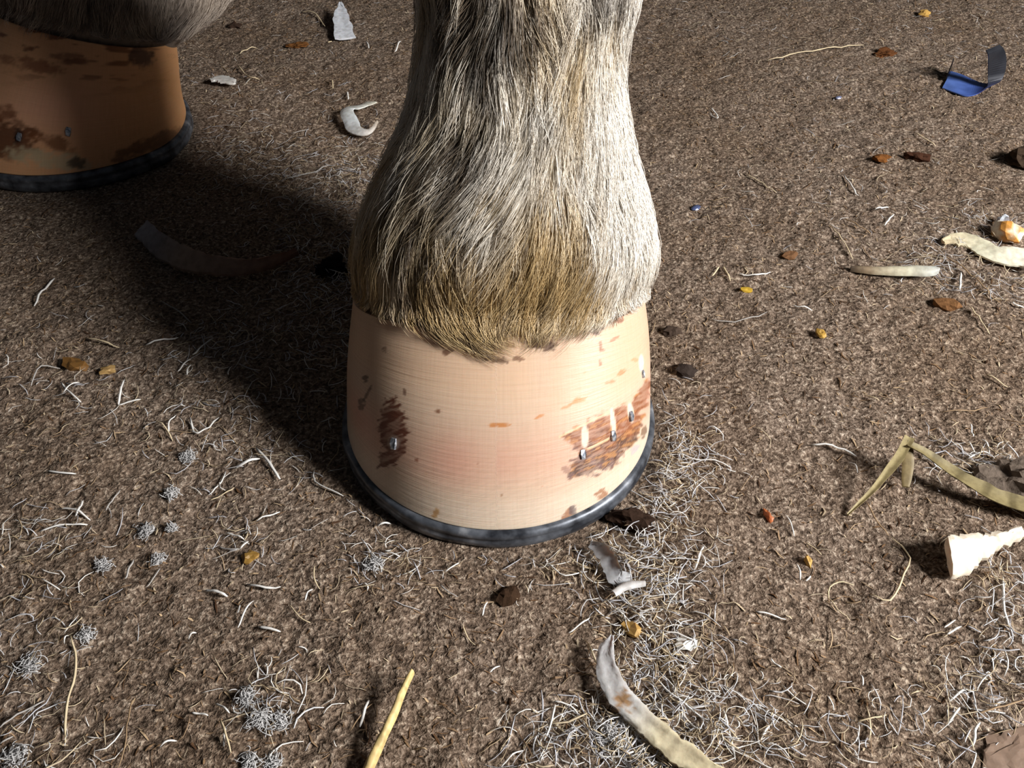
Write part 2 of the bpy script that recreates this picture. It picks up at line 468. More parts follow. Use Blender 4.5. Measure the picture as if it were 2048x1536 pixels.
        tt = np.linspace(0, 1, K)[None]
        # flow: sideways drift from low-frequency field plus clump drift
        cang = c / 256 * 2 * math.pi
        fld = (noise(np.cos(cang) * 2.2 + 5, np.sin(cang) * 2.2, s * 30, 9) - 0.5) * 2
        drift = (fld * 9 + cdr[best] * 4.0 + rg.normal(0, 1.2, n))[:, None] * (ln / 0.02)[:, None] * tt ** 1.3
        # converge to clump axis
        drift = drift + side * tt ** 2
        dc = ((cc[best] - c + 128) % 256) - 128
        cpos = c[:, None] + drift + pull * dc[:, None] * tt ** 1.2
        spos = s[:, None] - ln[:, None] * tt
        corp = np.interp(cpos % 256, np.arange(257), np.append(a_cor, a_cor[0]))
        uu = np.abs(((cpos / 256 * 360 + 180) % 360) - 180)
        lim = np.interp(uu, [0, 22, 42, 70, 110, 180], [.0165, .0150, .0080, .0035, .003, .012]) * hem * hemk * (0.30 + 0.55 * rg.random(n) + 0.9 * clf[best] ** 1.5)[:, None]
        dbl = np.maximum(corp - spos, 0); spos = np.where(dbl > 0, corp - lim * (1 - np.exp(-dbl / lim)), spos)
        rowf = samp(TAB, np.clip(spos, 0, ARCS[-1]) / ARCS[-1] * 899, cpos)
        P = samp(S, rowf, cpos); N = samp(Nn, rowf, cpos)
        below = np.clip((np.interp(cpos % 256, np.arange(257), np.append(a_cor, a_cor[0])) - spos), 0, 1)
        lf = (0.0004 + lift * (0.35 + 0.9 * clf[best] * 0.6 + 0.5 * rg.random(n)))[:, None] * (np.sin(tt * 2.2) * 1.0 + 0.02)
        lf = lf * np.exp(-below * 90) + 0.0007 * sst(0, 0.003, below) + below * 0.04 * rg.random((n, 1))
        P = P + N * lf[..., None]
        rad = wid * (0.7 + 0.6 * rg.random(n))[:, None] * np.interp(np.linspace(0, 1, K), [0, .5, .8, 1], [1, .95, .75, .1])[None]
        rad[:, -1] = wid * 0.12
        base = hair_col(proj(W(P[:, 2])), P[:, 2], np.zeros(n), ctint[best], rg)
        base = base + (s2l((96, 78, 60)) - base) * dark * ctint[best][:, None]
        base = base * (0.82 + 0.36 * rg.random(n))[:, None]
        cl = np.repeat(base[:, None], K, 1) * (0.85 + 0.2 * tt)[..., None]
        return P, rad, cl
    sets = []
    top_arc = 0.135
    sets.append(make_hair(int(n_hair * 0.56), 0.000, top_arc, 0.012, 0.019, 0.0020, 0.00011, clumps, 0.55))
    sets.append(make_hair(int(n_hair * 0.17), 0.000, 0.022, 0.012, 0.022, 0.0020, 0.00011, clumps // 5, 0.6))
    sets.append(make_hair(int(n_hair * 0.12), 0.020, top_arc, 0.018, 0.028, 0.0034, 0.00011, clumps // 4, 0.8))
    sets.append(make_hair(int(n_hair * 0.15), top_arc, 0.36, 0.014, 0.022, 0.002, 0.0002, clumps // 3, 0.5))
    for w_ in wisps: sets.append(make_hair(*w_[:9], **w_[9]))
    P = np.concatenate([s[0] for s in sets]); rad = np.concatenate([s[1] for s in sets]); cl = np.concatenate([s[2] for s in sets])
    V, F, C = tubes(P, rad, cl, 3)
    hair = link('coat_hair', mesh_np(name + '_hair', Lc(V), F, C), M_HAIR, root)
    hair['kind'] = 'stuff'; hair['label'] = 'cream and blond coat hair hanging over the hoof top'
    return root, W, G, u

# --- painting of the near hoof: pigments, stains and rasp marks of its surface
def paint_near(px, V, UV):
    n = len(px)
    x, y = px[:, 0], px[:, 1]
    back = V[:, 1] > 0.02
    cream = s2l((214, 188, 164)); pink = s2l((212, 162, 141)); pale = s2l((220, 203, 184)); orange = s2l((214, 182, 154))
    v = UV[:, 1]
    c = np.repeat(cream[None], n, 0)
    f = np.exp(-((v - 0.36) / 0.15) ** 2) * (0.35 + 0.65 * noise(UV[:, 0] * 24, v * 5, 0, 2)); c = c + (pink - c) * f[:, None] * 0.9
    f = np.exp(-((v - 0.08) / 0.12) ** 2); c = c + (pale - c) * f[:, None] * 0.8
    f = sst(1060, 1120, x) * sst(0.5, 0.65, v) * 0.8; c = c + (orange - c) * f[:, None]
    f = sst(0.55, 0.75, v) * (1 - sst(1040, 1100, x)) * 0.55; c = c + (s2l((226, 190, 158)) - c) * f[:, None]
    # fine streak noise running with the rasp
    a = 0.42
    xr = x * math.cos(a) - y * math.sin(a); yr = x * math.sin(a) + y * math.cos(a)
    st = fbm(xr / 22, yr / 4.0, 0, 41, 3); bl = fbm(x / 12, y / 10, 0, 51, 3)
    def stain(mask, col):
        nonlocal c
        mask = np.where(back, 0, np.clip(mask, 0, 1))
        c = c + (np.asarray(col) - c) * mask[:, None]
    A = C2([(1185, 920), (1330, 850), (1450, 785), (1540, 755), (1590, 650), (1640, 650), (1632, 745), (1600, 830), (1585, 905), (1530, 985), (1440, 1080), (1330, 1132), (1225, 1125), (1240, 1060), (1285, 1010), (1235, 965)])
    sd = poly_sd(px, A) + (bl - 0.5) * 22 + (st - 0.5) * 14
    m = sst(-2, 4, sd) * (.6 + .4 * sst(.3, .55, st))
    col = s2l((134, 74, 38))[None] + (s2l((64, 34, 27)) - s2l((134, 74, 38)))[None] * sst(-10, 60, (y - 820) - (x - 1200) * -0.25 - 45 + (bl - .5) * 90)[:, None]
    col = col + (s2l((206, 150, 96)) - col) * (sst(0.55, 0.68, st) * 0.6)[:, None]
    col = col + (s2l((120, 92, 92)) - col) * (sst(0.5, 0.62, bl) * sst(885, 930, y) * 0.7)[:, None]
    stain(m * 0.93, 0); c = c + col * (np.where(back, 0, np.clip(m * 0.93, 0, 1)))[:, None]
    # pale scratch lines through the stain
    for (x0, y0, x1, y1, wd) in [(1190, 925, 1440, 800, 7), (1330, 985, 1430, 935, 8)]:
        p0, p1 = np.array(C2([(x0, y0), (x1, y1)])); ab = p1 - p0
        t = np.clip(((px - p0) @ ab) / (ab @ ab), 0, 1); d = np.hypot(*(px - p0 - t[:, None] * ab).T)
        stain(sst(wd * .4, wd * .15, d) * 0.75, s2l((240, 205, 165)))
    B = C2([(325, 735), (375, 735), (425, 840), (432, 985), (345, 1082), (288, 1072), (315, 980), (288, 880)])
    sd = poly_sd(px, B) + (bl - 0.5) * 26 + (st - 0.5) * 20
    stain(sst(-2, 4, sd) * (.55 + .4 * sst(.35, .6, st)), s2l((104, 52, 34)))
    spots = [  # crop x, y, half length, half width, angle, colour, strength
        (885, 867, 48, 11, 0.05, (196, 128, 66), .85), (1080, 830, 30, 9, -.4, (205, 138, 84), .8), (1285, 742, 44, 13, -.35, (206, 140, 84), .85),
        (1215, 778, 30, 8, -.4, (206, 140, 90), .7), (1440, 655, 30, 8, -.3, (200, 130, 90), .7), (1500, 603, 26, 10, -.6, (205, 135, 90), .75),
        (1315, 605, 14, 8, 0, (196, 150, 110), .6), (580, 798, 16, 9, .5, (120, 70, 40), .8), (480, 1040, 14, 10, .7, (130, 74, 46), .7),
        (780, 1057, 6, 6, 0, (150, 90, 60), .7), (1390, 470, 10, 22, 0, (140, 90, 60), .7), (1388, 555, 10, 20, 0, (150, 96, 66), .7),
        (1400, 495, 14, 10, 0, (150, 96, 66), .7), (1365, 385, 38, 26, 0.2, (92, 58, 46), .9), (1425, 290, 26, 40, .3, (110, 66, 46), .85), (1475, 345, 24, 30, .5, (130, 76, 50), .8),
        (1460, 440, 26, 8, -.7, (150, 100, 70), .6), (1560, 260, 20, 30, 0, (140, 80, 50), .6), (1565, 545, 16, 10, 0, (214, 150, 110), .7),
        (570, 1305, 12, 34, .2, (176, 130, 70), .8), (1225, 1320, 22, 42, .3, (150, 96, 60), .8), (1255, 1285, 20, 26, 0, (98, 84, 84), .8),
        (1400, 1210, 34, 28, -.4, (150, 96, 56), .8), (900, 1215, 5, 5, 0, (150, 110, 80), .7), (1100, 1170, 8, 5, 0, (190, 140, 110), .7),
        (905, 1390, 20, 8, 0, (180, 150, 140), .6), (1560, 985, 16, 30, .5, (170, 170, 180), .6), (1605, 900, 12, 36, .2, (120, 90, 66), .8),
        (320, 500, 14, 16, 0, (80, 40, 26), .6), (225, 640, 16, 22, .3, (60, 30, 22), .8), (235, 710, 8, 40, .5, (70, 34, 24), .7), (205, 760, 20, 30, 0, (60, 30, 22), .7),
        (420, 700, 10, 24, -.3, (90, 46, 30), .7), (630, 500, 26, 30, .5, (96, 56, 34), .8), (860, 540, 60, 22, .25, (84, 56, 42), .85), (980, 538, 26, 12, 0, (110, 70, 50), .7), (940, 465, 22, 16, 0, (120, 76, 50), .7),
        (1110, 470, 90, 26, .15, (88, 60, 44), .9), (760, 470, 50, 20, .4, (120, 80, 56), .6), (1220, 1090, 20, 16, 0, (120, 76, 70), .5), (1400, 1300, 10, 8, 0, (90, 80, 70), .5)]
    for X, Y, a1, b1, an, col, stg in spots:
        cx, cy = C2([(X, Y)])[0]; dx, dy = x - cx, y - cy
        e = ((dx * math.cos(an) + dy * math.sin(an)) / (a1 * .4036)) ** 2 + ((-dx * math.sin(an) + dy * math.cos(an)) / (b1 * .4036)) ** 2
        stain(sst(1.25, 0.55, e + (bl - 0.5) * 2.6 + (st - .5) * 2.2) * stg, s2l(col))
    for X, Y, a1, b1, an in [(1452, 850, 13, 75, -.1), (1312, 925, 20, 62, 0), (1540, 805, 17, 52, -.15), (1592, 560, 14, 46, 0), (365, 955, 34, 40, 0)]:
        cx, cy = C2([(X, Y)])[0]; dx, dy = x - cx, y - cy
        e = ((dx * math.cos(an) + dy * math.sin(an)) / (a1 * .4036)) ** 2 + ((-dx * math.sin(an) + dy * math.cos(an)) / (b1 * .4036)) ** 2
        stain(sst(1.2, 0.5, e) * (.75 if X > 600 else .3), s2l((244, 226, 208)))
    # soft rasp hatch
    hat = noise(xr / 40, yr / 2.2, 0, 61); c = c * (1 + (hat[:, None] - 0.5) * 0.10 * sst(0.7, 0.2, v)[:, None])
    return np.clip(c, 0.002, 1)

def paint_far(px, V, UV):
    n = len(px); x, y = px[:, 0], px[:, 1]; v = UV[:, 1]
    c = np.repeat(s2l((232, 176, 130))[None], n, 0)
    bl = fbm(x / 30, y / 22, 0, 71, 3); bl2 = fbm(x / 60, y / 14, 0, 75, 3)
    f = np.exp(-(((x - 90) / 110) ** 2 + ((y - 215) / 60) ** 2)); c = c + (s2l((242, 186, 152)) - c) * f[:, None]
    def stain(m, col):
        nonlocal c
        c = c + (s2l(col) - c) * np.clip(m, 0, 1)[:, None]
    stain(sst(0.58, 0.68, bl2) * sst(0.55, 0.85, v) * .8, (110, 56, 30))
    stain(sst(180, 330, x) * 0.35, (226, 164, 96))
    for cx, cy, a1, b1, an, col, s in [(20, 280, 60, 34, .1, (96, 54, 30), .9), (100, 285, 50, 14, .3, (130, 78, 44), .8), (110, 320, 80, 18, .15, (205, 185, 150), .85), (5, 225, 26, 16, 0, (120, 66, 34), .8),
                                        (60, 130, 70, 14, .2, (130, 70, 40), .7), (285, 110, 26, 20, 0, (70, 40, 26), .85), (130, 112, 30, 7, 0, (110, 64, 40), .6), (300, 290, 70, 16, -.35, (90, 52, 30), .7), (155, 326, 16, 12, 0, (60, 46, 40), .8), (36, 270, 8, 16, 0, (60, 44, 36), .8), (330, 170, 50, 40, 0, (220, 160, 96), .3)]:
        dx, dy = x - cx, y - cy
        e = ((dx * math.cos(an) + dy * math.sin(an)) / a1) ** 2 + ((-dx * math.sin(an) + dy * math.cos(an)) / b1) ** 2
        stain(sst(1.5, 0.2, e + (bl - .5) * 2.2 + (fbm(x / 9, y / 7, 0, 77, 3) - .5) * 2.0) * s, col)
    return np.clip(c, 0.002, 1)

def blob(px, cx, cy, rx, ry): return np.exp(-((px[:, 0] - cx) / rx) ** 2 - ((px[:, 1] - cy) / ry) ** 2)
def coat_near(px, V, z, tint, rg):
    white = s2l((244, 238, 228)); blond = s2l((212, 188, 144)); gold = s2l((186, 156, 104)); dark = s2l((70, 56, 44)); grey = s2l((128, 112, 96))
    n = len(px)
    nz = fbm(V[:, 0] * 70, V[:, 1] * 70, V[:, 2] * 40, 81, 2)
    low = sst(330, 620, px[:, 1]); right = sst(1080, 1250, px[:, 0] - 0.12 * (600 - px[:, 1]))  # right side whiter: paler coat there, plus strong light put into the colour
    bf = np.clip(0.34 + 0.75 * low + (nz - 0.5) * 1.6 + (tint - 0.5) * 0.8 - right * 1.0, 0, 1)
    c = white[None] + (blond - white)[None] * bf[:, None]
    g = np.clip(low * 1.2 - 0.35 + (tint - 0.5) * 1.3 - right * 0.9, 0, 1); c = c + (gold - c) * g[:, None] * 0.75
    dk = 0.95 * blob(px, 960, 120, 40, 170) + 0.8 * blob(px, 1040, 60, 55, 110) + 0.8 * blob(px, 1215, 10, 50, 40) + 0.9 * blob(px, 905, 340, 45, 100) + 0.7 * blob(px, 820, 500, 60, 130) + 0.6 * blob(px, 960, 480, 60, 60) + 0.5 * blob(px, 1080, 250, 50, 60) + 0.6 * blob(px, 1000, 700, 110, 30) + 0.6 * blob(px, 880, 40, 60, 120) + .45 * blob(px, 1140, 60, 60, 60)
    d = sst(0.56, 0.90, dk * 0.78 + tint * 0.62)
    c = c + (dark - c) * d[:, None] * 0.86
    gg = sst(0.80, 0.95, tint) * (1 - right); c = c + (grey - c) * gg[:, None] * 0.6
    return c
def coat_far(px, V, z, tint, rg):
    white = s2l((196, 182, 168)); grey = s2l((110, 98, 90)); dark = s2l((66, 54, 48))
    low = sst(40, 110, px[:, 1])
    c = white[None] + (grey - white)[None] * np.clip(0.25 + (tint - 0.4) * 1.2 + low * 0.4 - sst(370, 430, px[:, 0]) * .8, 0, 1)[:, None]  # right edge whitened: light on the heel hair put into the colour
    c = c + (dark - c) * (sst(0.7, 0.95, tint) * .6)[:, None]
    return c

ORG = (-0.0056, 0.2822, 0.0)
near_leg, Wn, Gn, un = make_leg('horse_leg', ORG, 0.0, 1.0,
    'cream blond horse leg in the middle, pale freshly rasped hoof in a steel shoe',
    paint_near, 50000, coat_near,
    nails=[(1286, 748, .85), (1261, 832, 1.1), (1226, 872, 1.1), (1167, 908, 1.0), (789, 888, 1.2)], seed=3,
    wisps=[(420, 0.0, 0.010, 0.022, 0.030, 0.0016, 0.00013, 13, 0.9, dict(c_rng=(-26, -2), hemk=1.55, dark=1.0, side=7.0)),
           (300, 0.0, 0.012, 0.018, 0.026, 0.0016, 0.00012, 12, 0.85, dict(c_rng=(-4, 22), hemk=1.25, dark=.9, side=1.0)),
           (160, 0.0, 0.010, 0.018, 0.026, 0.0016, 0.00012, 9, 0.85, dict(c_rng=(22, 40), hemk=1.2, dark=.9, side=-2.0)),
           (14, 0.02, 0.05, 0.026, 0.034, 0.005, 0.00012, 4, 0.5, dict(c_rng=(-56, -24), dark=.2, side=3.0))])
far_leg, Wf, Gf, uf = make_leg('horse_leg', (-0.290, 0.563, 0.0), math.radians(-38), 1.13,
    'shaded greyish horse leg with a brown stained hoof in the upper left corner',
    paint_far, 12000, coat_far, nu=300, nhv=80, hem=0.7, tall=1.07,
    nails=[(134, 262, 1.2), (38, 272, 1.1)], clumps=700, seed=5)

# ------------------------------------------------------------------ litter helpers
def path_world(pts, n, lift=0.0, smooth=True):
    """pixel polyline -> n points lying on the floor"""
    pts = np.asarray(pts, float)
    if len(pts) > 2 and smooth:
        K = len(pts); t = np.linspace(0, K - 1, 24 * (K - 1) + 1); i = np.clip(t.astype(int), 0, K - 2); f = (t - i)[:, None]
        g = lambda j: pts[np.clip(j, 0, K - 1)]
        p0, p1, p2, p3 = g(i - 1), g(i), g(i + 1), g(i + 2)
        pts = 0.5 * (2 * p1 + (p2 - p0) * f + (2 * p0 - 5 * p1 + 4 * p2 - p3) * f ** 2 + (3 * p1 - p0 - 3 * p2 + p3) * f ** 3)
    d = np.concatenate([[0], np.cumsum(np.hypot(*np.diff(pts, axis=0).T))])
    s = np.linspace(0, d[-1], n)
    q = np.stack([np.interp(s, d, pts[:, 0]), np.interp(s, d, pts[:, 1])], -1)
    xy = gnd(q[:, 0], q[:, 1], np.broadcast_to(lift, (n,)) if np.ndim(lift) else lift)
    return xy

def strip(name, xy, z, width, thick, cols, mat, cup=0.0, parent=None, tilt=0.0, rough=0.0, seed=0, nw=7):
    """a solid curved paring / blade: centre line xy (n,2), heights z (n,), widths (n,), thickness (n,), cup = sag of the middle"""
    n = len(xy); rg = np.random.default_rng(seed)
    z = np.broadcast_to(np.asarray(z, float), (n,)); width = np.broadcast_to(np.asarray(width, float), (n,)); thick = np.broadcast_to(np.asarray(thick, float), (n,))
    cup = np.broadcast_to(np.asarray(cup, float), (n,)); tilt = np.broadcast_to(np.asarray(tilt, float), (n,))
    T = np.gradient(xy, axis=0); T /= np.linalg.norm(T, axis=1, keepdims=True) + 1e-12
    Nn = np.stack([-T[:, 1], T[:, 0]], -1)
    a = np.linspace(-1, 1, nw)
    ct, sn = np.cos(tilt)[:, None], np.sin(tilt)[:, None]
    lat = a[None] * width[:, None] / 2; hgt = -cup[:, None] * (1 - a[None] ** 2)
    la = lat * ct - hgt * sn; hh = lat * sn + hgt * ct
    edge = np.sqrt(np.clip(1 - np.abs(a) ** 5, 0.25, 1))[None]
    jag = rough * (rg.random((n, nw)) - 0.5) * 2 + (width[:, None] * 0.16) * (noise(np.arange(n)[:, None] * 0.33, a[None] * 1.2 + seed * 3.7, 0, seed + 60) - 0.5)
    top = np.concatenate([xy[:, None] + Nn[:, None] * (la + jag)[..., None], (z[:, None] + hh + thick[:, None] * edge)[..., None]], -1)
    bot = np.concatenate([xy[:, None] + Nn[:, None] * (la + jag)[..., None], (z[:, None] + hh)[..., None]], -1)
    ring = np.concatenate([top, bot[:, ::-1]], 1); m = 2 * nw
    idx = np.arange(n * m).reshape(n, m); jx = np.roll(idx, -1, 1)
    F = np.stack([idx[:-1], jx[:-1], jx[1:], idx[1:]], -1).reshape(-1, 4)
    cols = np.asarray(cols, float)
    if cols.ndim == 1: cols = np.repeat(cols[None], n, 0)
    C = np.repeat(cols[:, None], m, 1) * (0.97 + 0.06 * rg.random((n, m, 1)))
    o3 = ring.reshape(-1, 3); org = np.array([xy[:, 0].mean(), xy[:, 1].mean(), 0.0])
    me = mesh_np(name, o3 - org, [F, np.array([idx[0][::-1]]), np.array([idx[-1]])], C.reshape(-1, 3), True)
    me.set_sharp_from_angle(angle=math.radians(42))
    o = link(name, me, mat, parent)
    if parent is None: o.location = org
    return o

def lump(name, px, py, size, col, mat, seed, sub=2, rough=0.35, sink=0.25, col2=None, rotz=0.0):
    """irregular crumb, size (sx, sy, sz) half extents in metres"""
    import bmesh
    bm = bmesh.new(); bmesh.ops.create_icosphere(bm, subdivisions=sub + 1, radius=1.0)
    V = np.array([v.co for v in bm.verts]); F = np.array([[v.index for v in f.verts] for f in bm.faces]); bm.free()
    nz = fbm(V[:, 0] * 1.5 + seed * 7.1, V[:, 1] * 1.5, V[:, 2] * 1.5, seed, 3)
    V = V * (1 + rough * 2 * (nz - 0.5))[:, None] * np.asarray(size)
    c, s = math.cos(rotz), math.sin(rotz); V = V @ np.array([[c, -s, 0], [s, c, 0], [0, 0, 1]]).T
    C = np.repeat(np.asarray(col)[None], len(V), 0)
    if col2 is not None: C = C + (np.asarray(col2) - C) * sst(0.45, 0.6, nz)[:, None]
    xy = gnd(px, py, size[2] * 0.5)
    me = mesh_np(name, V, F, C, False); o = link(name, me, mat)
    o.location = (xy[0], xy[1], float(gz(xy[0], xy[1])) + size[2] * (1 - sink)); return o

def prof(n, pts):
    pts = np.asarray(pts, float); return np.interp(np.linspace(0, 1, n), pts[:, 0], pts[:, 1])

WHITE = s2l((232, 228, 220)); COOL = s2l((205, 206, 210)); CREAM = s2l((226, 208, 172)); TAN = s2l((178, 150, 112)); GREY = s2l((160, 152, 145))

# ------------------------------------------------------------------ larger litter, one thing each
def paring(pts, n, w, z, thick, cols, label, cat='hoof paring', mat=M_HORN, name='hoof_paring', **kw):
    xy = path_world(pts, n, 0.002)
    zz = gz(xy[:, 0], xy[:, 1]) + np.broadcast_to(z, (n,))
    zz = gz(xy[:, 0], xy[:, 1]).mean() + 0.0004 + np.broadcast_to(z, (n,))
    o = strip(name, xy, zz, w, thick, cols, mat, **kw); tag(o, label, cat); return o

n = 60
tt_ = np.linspace(0, 1, n)
base_c = np.stack([prof(n, [(0, s2l((206, 206, 210))[i]), (.4, s2l((224, 222, 220))[i]), (.6, s2l((228, 216, 184))[i]), (1, s2l((214, 200, 164))[i])]) for i in range(3)], -1)
o = paring([(1222, 1284), (1210, 1318), (1218, 1368), (1262, 1428), (1330, 1492), (1400, 1545), (1440, 1570)], n,
       prof(n, [(0, .0015), (.06, .0052), (.2, .0080), (.5, .0072), (.8, .0078), (1, .006)]), prof(n, [(0, .0055), (.3, .0045), (1, .0055)]), 0.0016, base_c,
       'long curved white hoof paring lying at the bottom edge below the shod hoof', cup=0.0007, tilt=0.3, rough=0.00025, seed=1, nw=13)
# a rusty dirt smear partly across it
at = o.data.color_attributes['Col']; vc = np.array([v.co for v in o.data.vertices]) + np.array(o.location)
pp = proj(vc); msk = sst(1.1, .3, ((pp[:, 0] - 1248) / 20) ** 2 + ((pp[:, 1] - 1402) / 24) ** 2 + (fbm(pp[:, 0] / 6, pp[:, 1] / 6, 0, 5, 2) - .5) * 2.4)
cc_ = np.empty(len(vc) * 4, np.float32); at.data.foreach_get('color', cc_); cc_ = cc_.reshape(-1, 4)
cc_[:, :3] += (s2l((176, 128, 66)) - cc_[:, :3]) * msk[:, None] * .85; at.data.foreach_set('color', cc_.ravel())
n = 26
paring([(1886, 1130), (1905, 1128), (1940, 1112), (1980, 1102), (2034, 1086)], n,
       prof(n, [(0, .013), (.15, .014), (.4, .009), (.7, .0055), (1, .004)]), prof(n, [(0, .0055), (.4, .005), (1, .007)]), prof(n, [(0, .005), (.5, .003), (1, .002)]), s2l((226, 214, 196)),
       'thick wedge of white hoof horn beside the bent dry blade, with a squared end', tilt=0.55, cup=0.0006, rough=0.0008, seed=2)
n = 30
paring([(1884, 486), (1910, 482), (1950, 492), (1990, 516), (2045, 524), (2080, 540)], n,
       prof(n, [(0, .003), (.15, .011), (.5, .013), (.8, .015), (1, .012)]), prof(n, [(0, .002), (.5, .003), (1, .004)]), 0.002, np.stack([prof(n, [(0, CREAM[i] * .8), (.4, s2l((226, 222, 196))[i]), (1, s2l((240, 236, 222))[i])]) for i in range(3)], -1),
       'broad flat cream hoof paring at the right edge under an orange tipped chunk', cup=0.001, tilt=0.2, rough=0.0006, seed=3)
o = lump('hoof_chunk', 2012, 470, (.0075, .010, .006), s2l((250, 240, 220)), M_HORN, 5, col2=s2l((224, 160, 80)), rotz=.4)
tag(o, 'rounded white hoof chunk with an orange side on the broad paring', 'hoof chunk')
n = 26
paring([(1700, 540), (1760, 548), (1820, 552), (1872, 556)], n, prof(n, [(0, .0025), (.3, .005), (.75, .007), (.95, .006), (1, .002)]), prof(n, [(0, .001), (1, .005)]), 0.0018,
       np.stack([prof(n, [(0, s2l((70, 58, 48))[i]), (.2, s2l((150, 132, 108))[i]), (.6, s2l((206, 202, 178))[i]), (1, s2l((190, 194, 190))[i])]) for i in range(3)], -1),
       'tapered grey cream sliver pointing left, left of the broad cream paring', cup=-.001, tilt=.2, seed=4)
# triangular chip
n = 14
paring([(683, 24), (685, 50), (688, 78)], n, prof(n, [(0, .002), (.4, .012), (.7, .0155), (1, .017)]), prof(n, [(0, .011), (1, .003)]), 0.0015, s2l((226, 230, 238)),
       'triangular white hoof flake with a jagged edge, standing behind the main leg', 'hoof flake', name='hoof_flake', rough=0.0009, cup=.001, seed=6)
# c-shaped curl
n = 44
paring([(744, 208), (722, 220), (696, 232), (702, 252), (716, 268), (740, 270), (756, 252)], n,
       prof(n, [(0, .012), (.3, .013), (.38, .010), (.6, .0095), (.78, .006), (.85, .003), (1, .0015)]), prof(n, [(0, .003), (.35, .006), (.6, .004), (1, .005)]), 0.0014, np.stack([prof(n, [(0, s2l((232, 228, 212))[i]), (.5, s2l((226, 232, 236))[i]), (1, s2l((190, 176, 160))[i])]) for i in range(3)], -1),
       'white hoof shaving curled into a C shape left of the main leg', 'hoof shaving', name='hoof_shaving', tilt=.25, seed=7)
# dark curved paring in the shade
n = 40
paring([(287, 470), (320, 502), (372, 532), (440, 548), (510, 545), (560, 528), (596, 512)], n, prof(n, [(0, .010), (.2, .013), (.5, .010), (.8, .007), (1, .003)]), prof(n, [(0, .006), (.5, .007), (1, .004)]), 0.003,
       np.stack([prof(n, [(0, s2l((150, 150, 160))[i]), (.15, s2l((130, 122, 122))[i]), (.3, s2l((150, 128, 112))[i]), (1, s2l((130, 90, 70))[i])]) for i in range(3)], -1),
       'long curved brown grey hoof paring lying in the dark shadow between the two legs', tilt=.6, cup=.001, rough=.0005, seed=8)
n = 16
paring([(422, 165), (445, 162), (470, 172)], n, prof(n, [(0, .006), (.4, .013), (.8, .009), (1, .002)]), .003, .0014, s2l((210, 208, 204)),
       'pale ragged hoof flake beside the heel of the shaded hoof', 'hoof flake', name='hoof_flake', rough=.0012, seed=9)
n = 26
paring([(1178, 1092), (1200, 1106), (1220, 1136), (1234, 1158), (1262, 1160)], n, prof(n, [(0, .003), (.3, .0065), (.7, .007), (1, .005)]), prof(n, [(0, .003), (.4, .005), (1, .002)]), .0008, COOL * .62,
       'thin grey curled hoof paring just below the horseshoe among white filings', tilt=.6, cup=.0012, seed=10, rough=.0004)
n = 20
paring([(1226, 1192), (1252, 1176), (1290, 1172)], n, prof(n, [(0, .003), (.5, .0042), (1, .002)]), .003, .0009, s2l((205, 203, 203)),
       'short ribbed white hoof paring below the grey curled one', tilt=-.3, cup=-.001, seed=11)
# straw stick
n = 40
xy = path_world([(826, 1354), (806, 1392), (790, 1430), (770, 1470), (745, 1520), (722, 1570)], n, .004)
o = strip('straw_stalk', xy, gz(xy[:, 0], xy[:, 1]).mean() + prof(n, [(0, .006), (.3, .005), (1, .002)]), prof(n, [(0, .0016), (.2, .0026), (.6, .0032), (1, .0034)]), .0020,
          np.stack([prof(n, [(0, s2l((214, 190, 130))[i]), (.4, s2l((222, 198, 138))[i]), (1, s2l((206, 180, 122))[i])]) for i in range(3)], -1) * (0.85 + .3 * R.random((n, 1))), M_STRAW, cup=-.0006, seed=12)
tag(o, 'yellow straw stalk leaning in at the bottom edge left of the hoof', 'straw')
# dry grass blade with bent arm
blade = bpy.data.objects.new('dry_grass_blade', None); COL.objects.link(blade); blade.empty_display_size = .01
bx = path_world([(1800, 922), (1850, 936), (1900, 958), (1950, 982), (2000, 1002), (2060, 1018), (2110, 1028)], 40, .005)
o0 = bx.mean(0); blade.location = (o0[0], o0[1], 0)
tag(blade, 'bent olive dry grass blade entering from the right edge above the white wedge', 'grass blade')
olive = s2l((138, 126, 90)); ol2 = s2l((108, 97, 66))
s = strip('blade', bx, gz(bx[:, 0], bx[:, 1]).mean() + prof(40, [(0, .016), (.3, .010), (.7, .007), (1, .006)]), prof(40, [(0, .004), (.3, .0055), (.6, .008), (1, .0085)]), .0008,
          np.where((np.arange(40) % 7 < 2)[:, None], ol2, olive), M_STRAW, cup=.0012, seed=13, parent=blade)
s.location = (0, 0, 0)
bx2 = path_world([(1802, 916), (1788, 940), (1762, 968), (1738, 990), (1700, 1018)], 26, .004)
s2 = strip('bent_tip', bx2, gz(bx2[:, 0], bx2[:, 1]).mean() + prof(26, [(0, .017), (.4, .010), (1, .001)]), prof(26, [(0, .0045), (.4, .0032), (1, .001)]), .0007, s2l((166, 152, 110)), M_STRAW, cup=.0008, seed=14, parent=blade)
s2.location = (bx2.mean(0)[0] - o0[0], bx2.mean(0)[1] - o0[1], 0)
bx3 = path_world([(1803, 922), (1808, 945), (1812, 972)], 12, .004)
s3 = strip('leaf_stub', bx3, gz(bx3[:, 0], bx3[:, 1]).mean() + prof(12, [(0, .015), (1, .004)]), prof(12, [(0, .003), (.5, .005), (1, .003)]), .0007, s2l((128, 112, 76)), M_STRAW, seed=15, parent=blade)
s3.location = (bx3.mean(0)[0] - o0[0], bx3.mean(0)[1] - o0[1], 0)

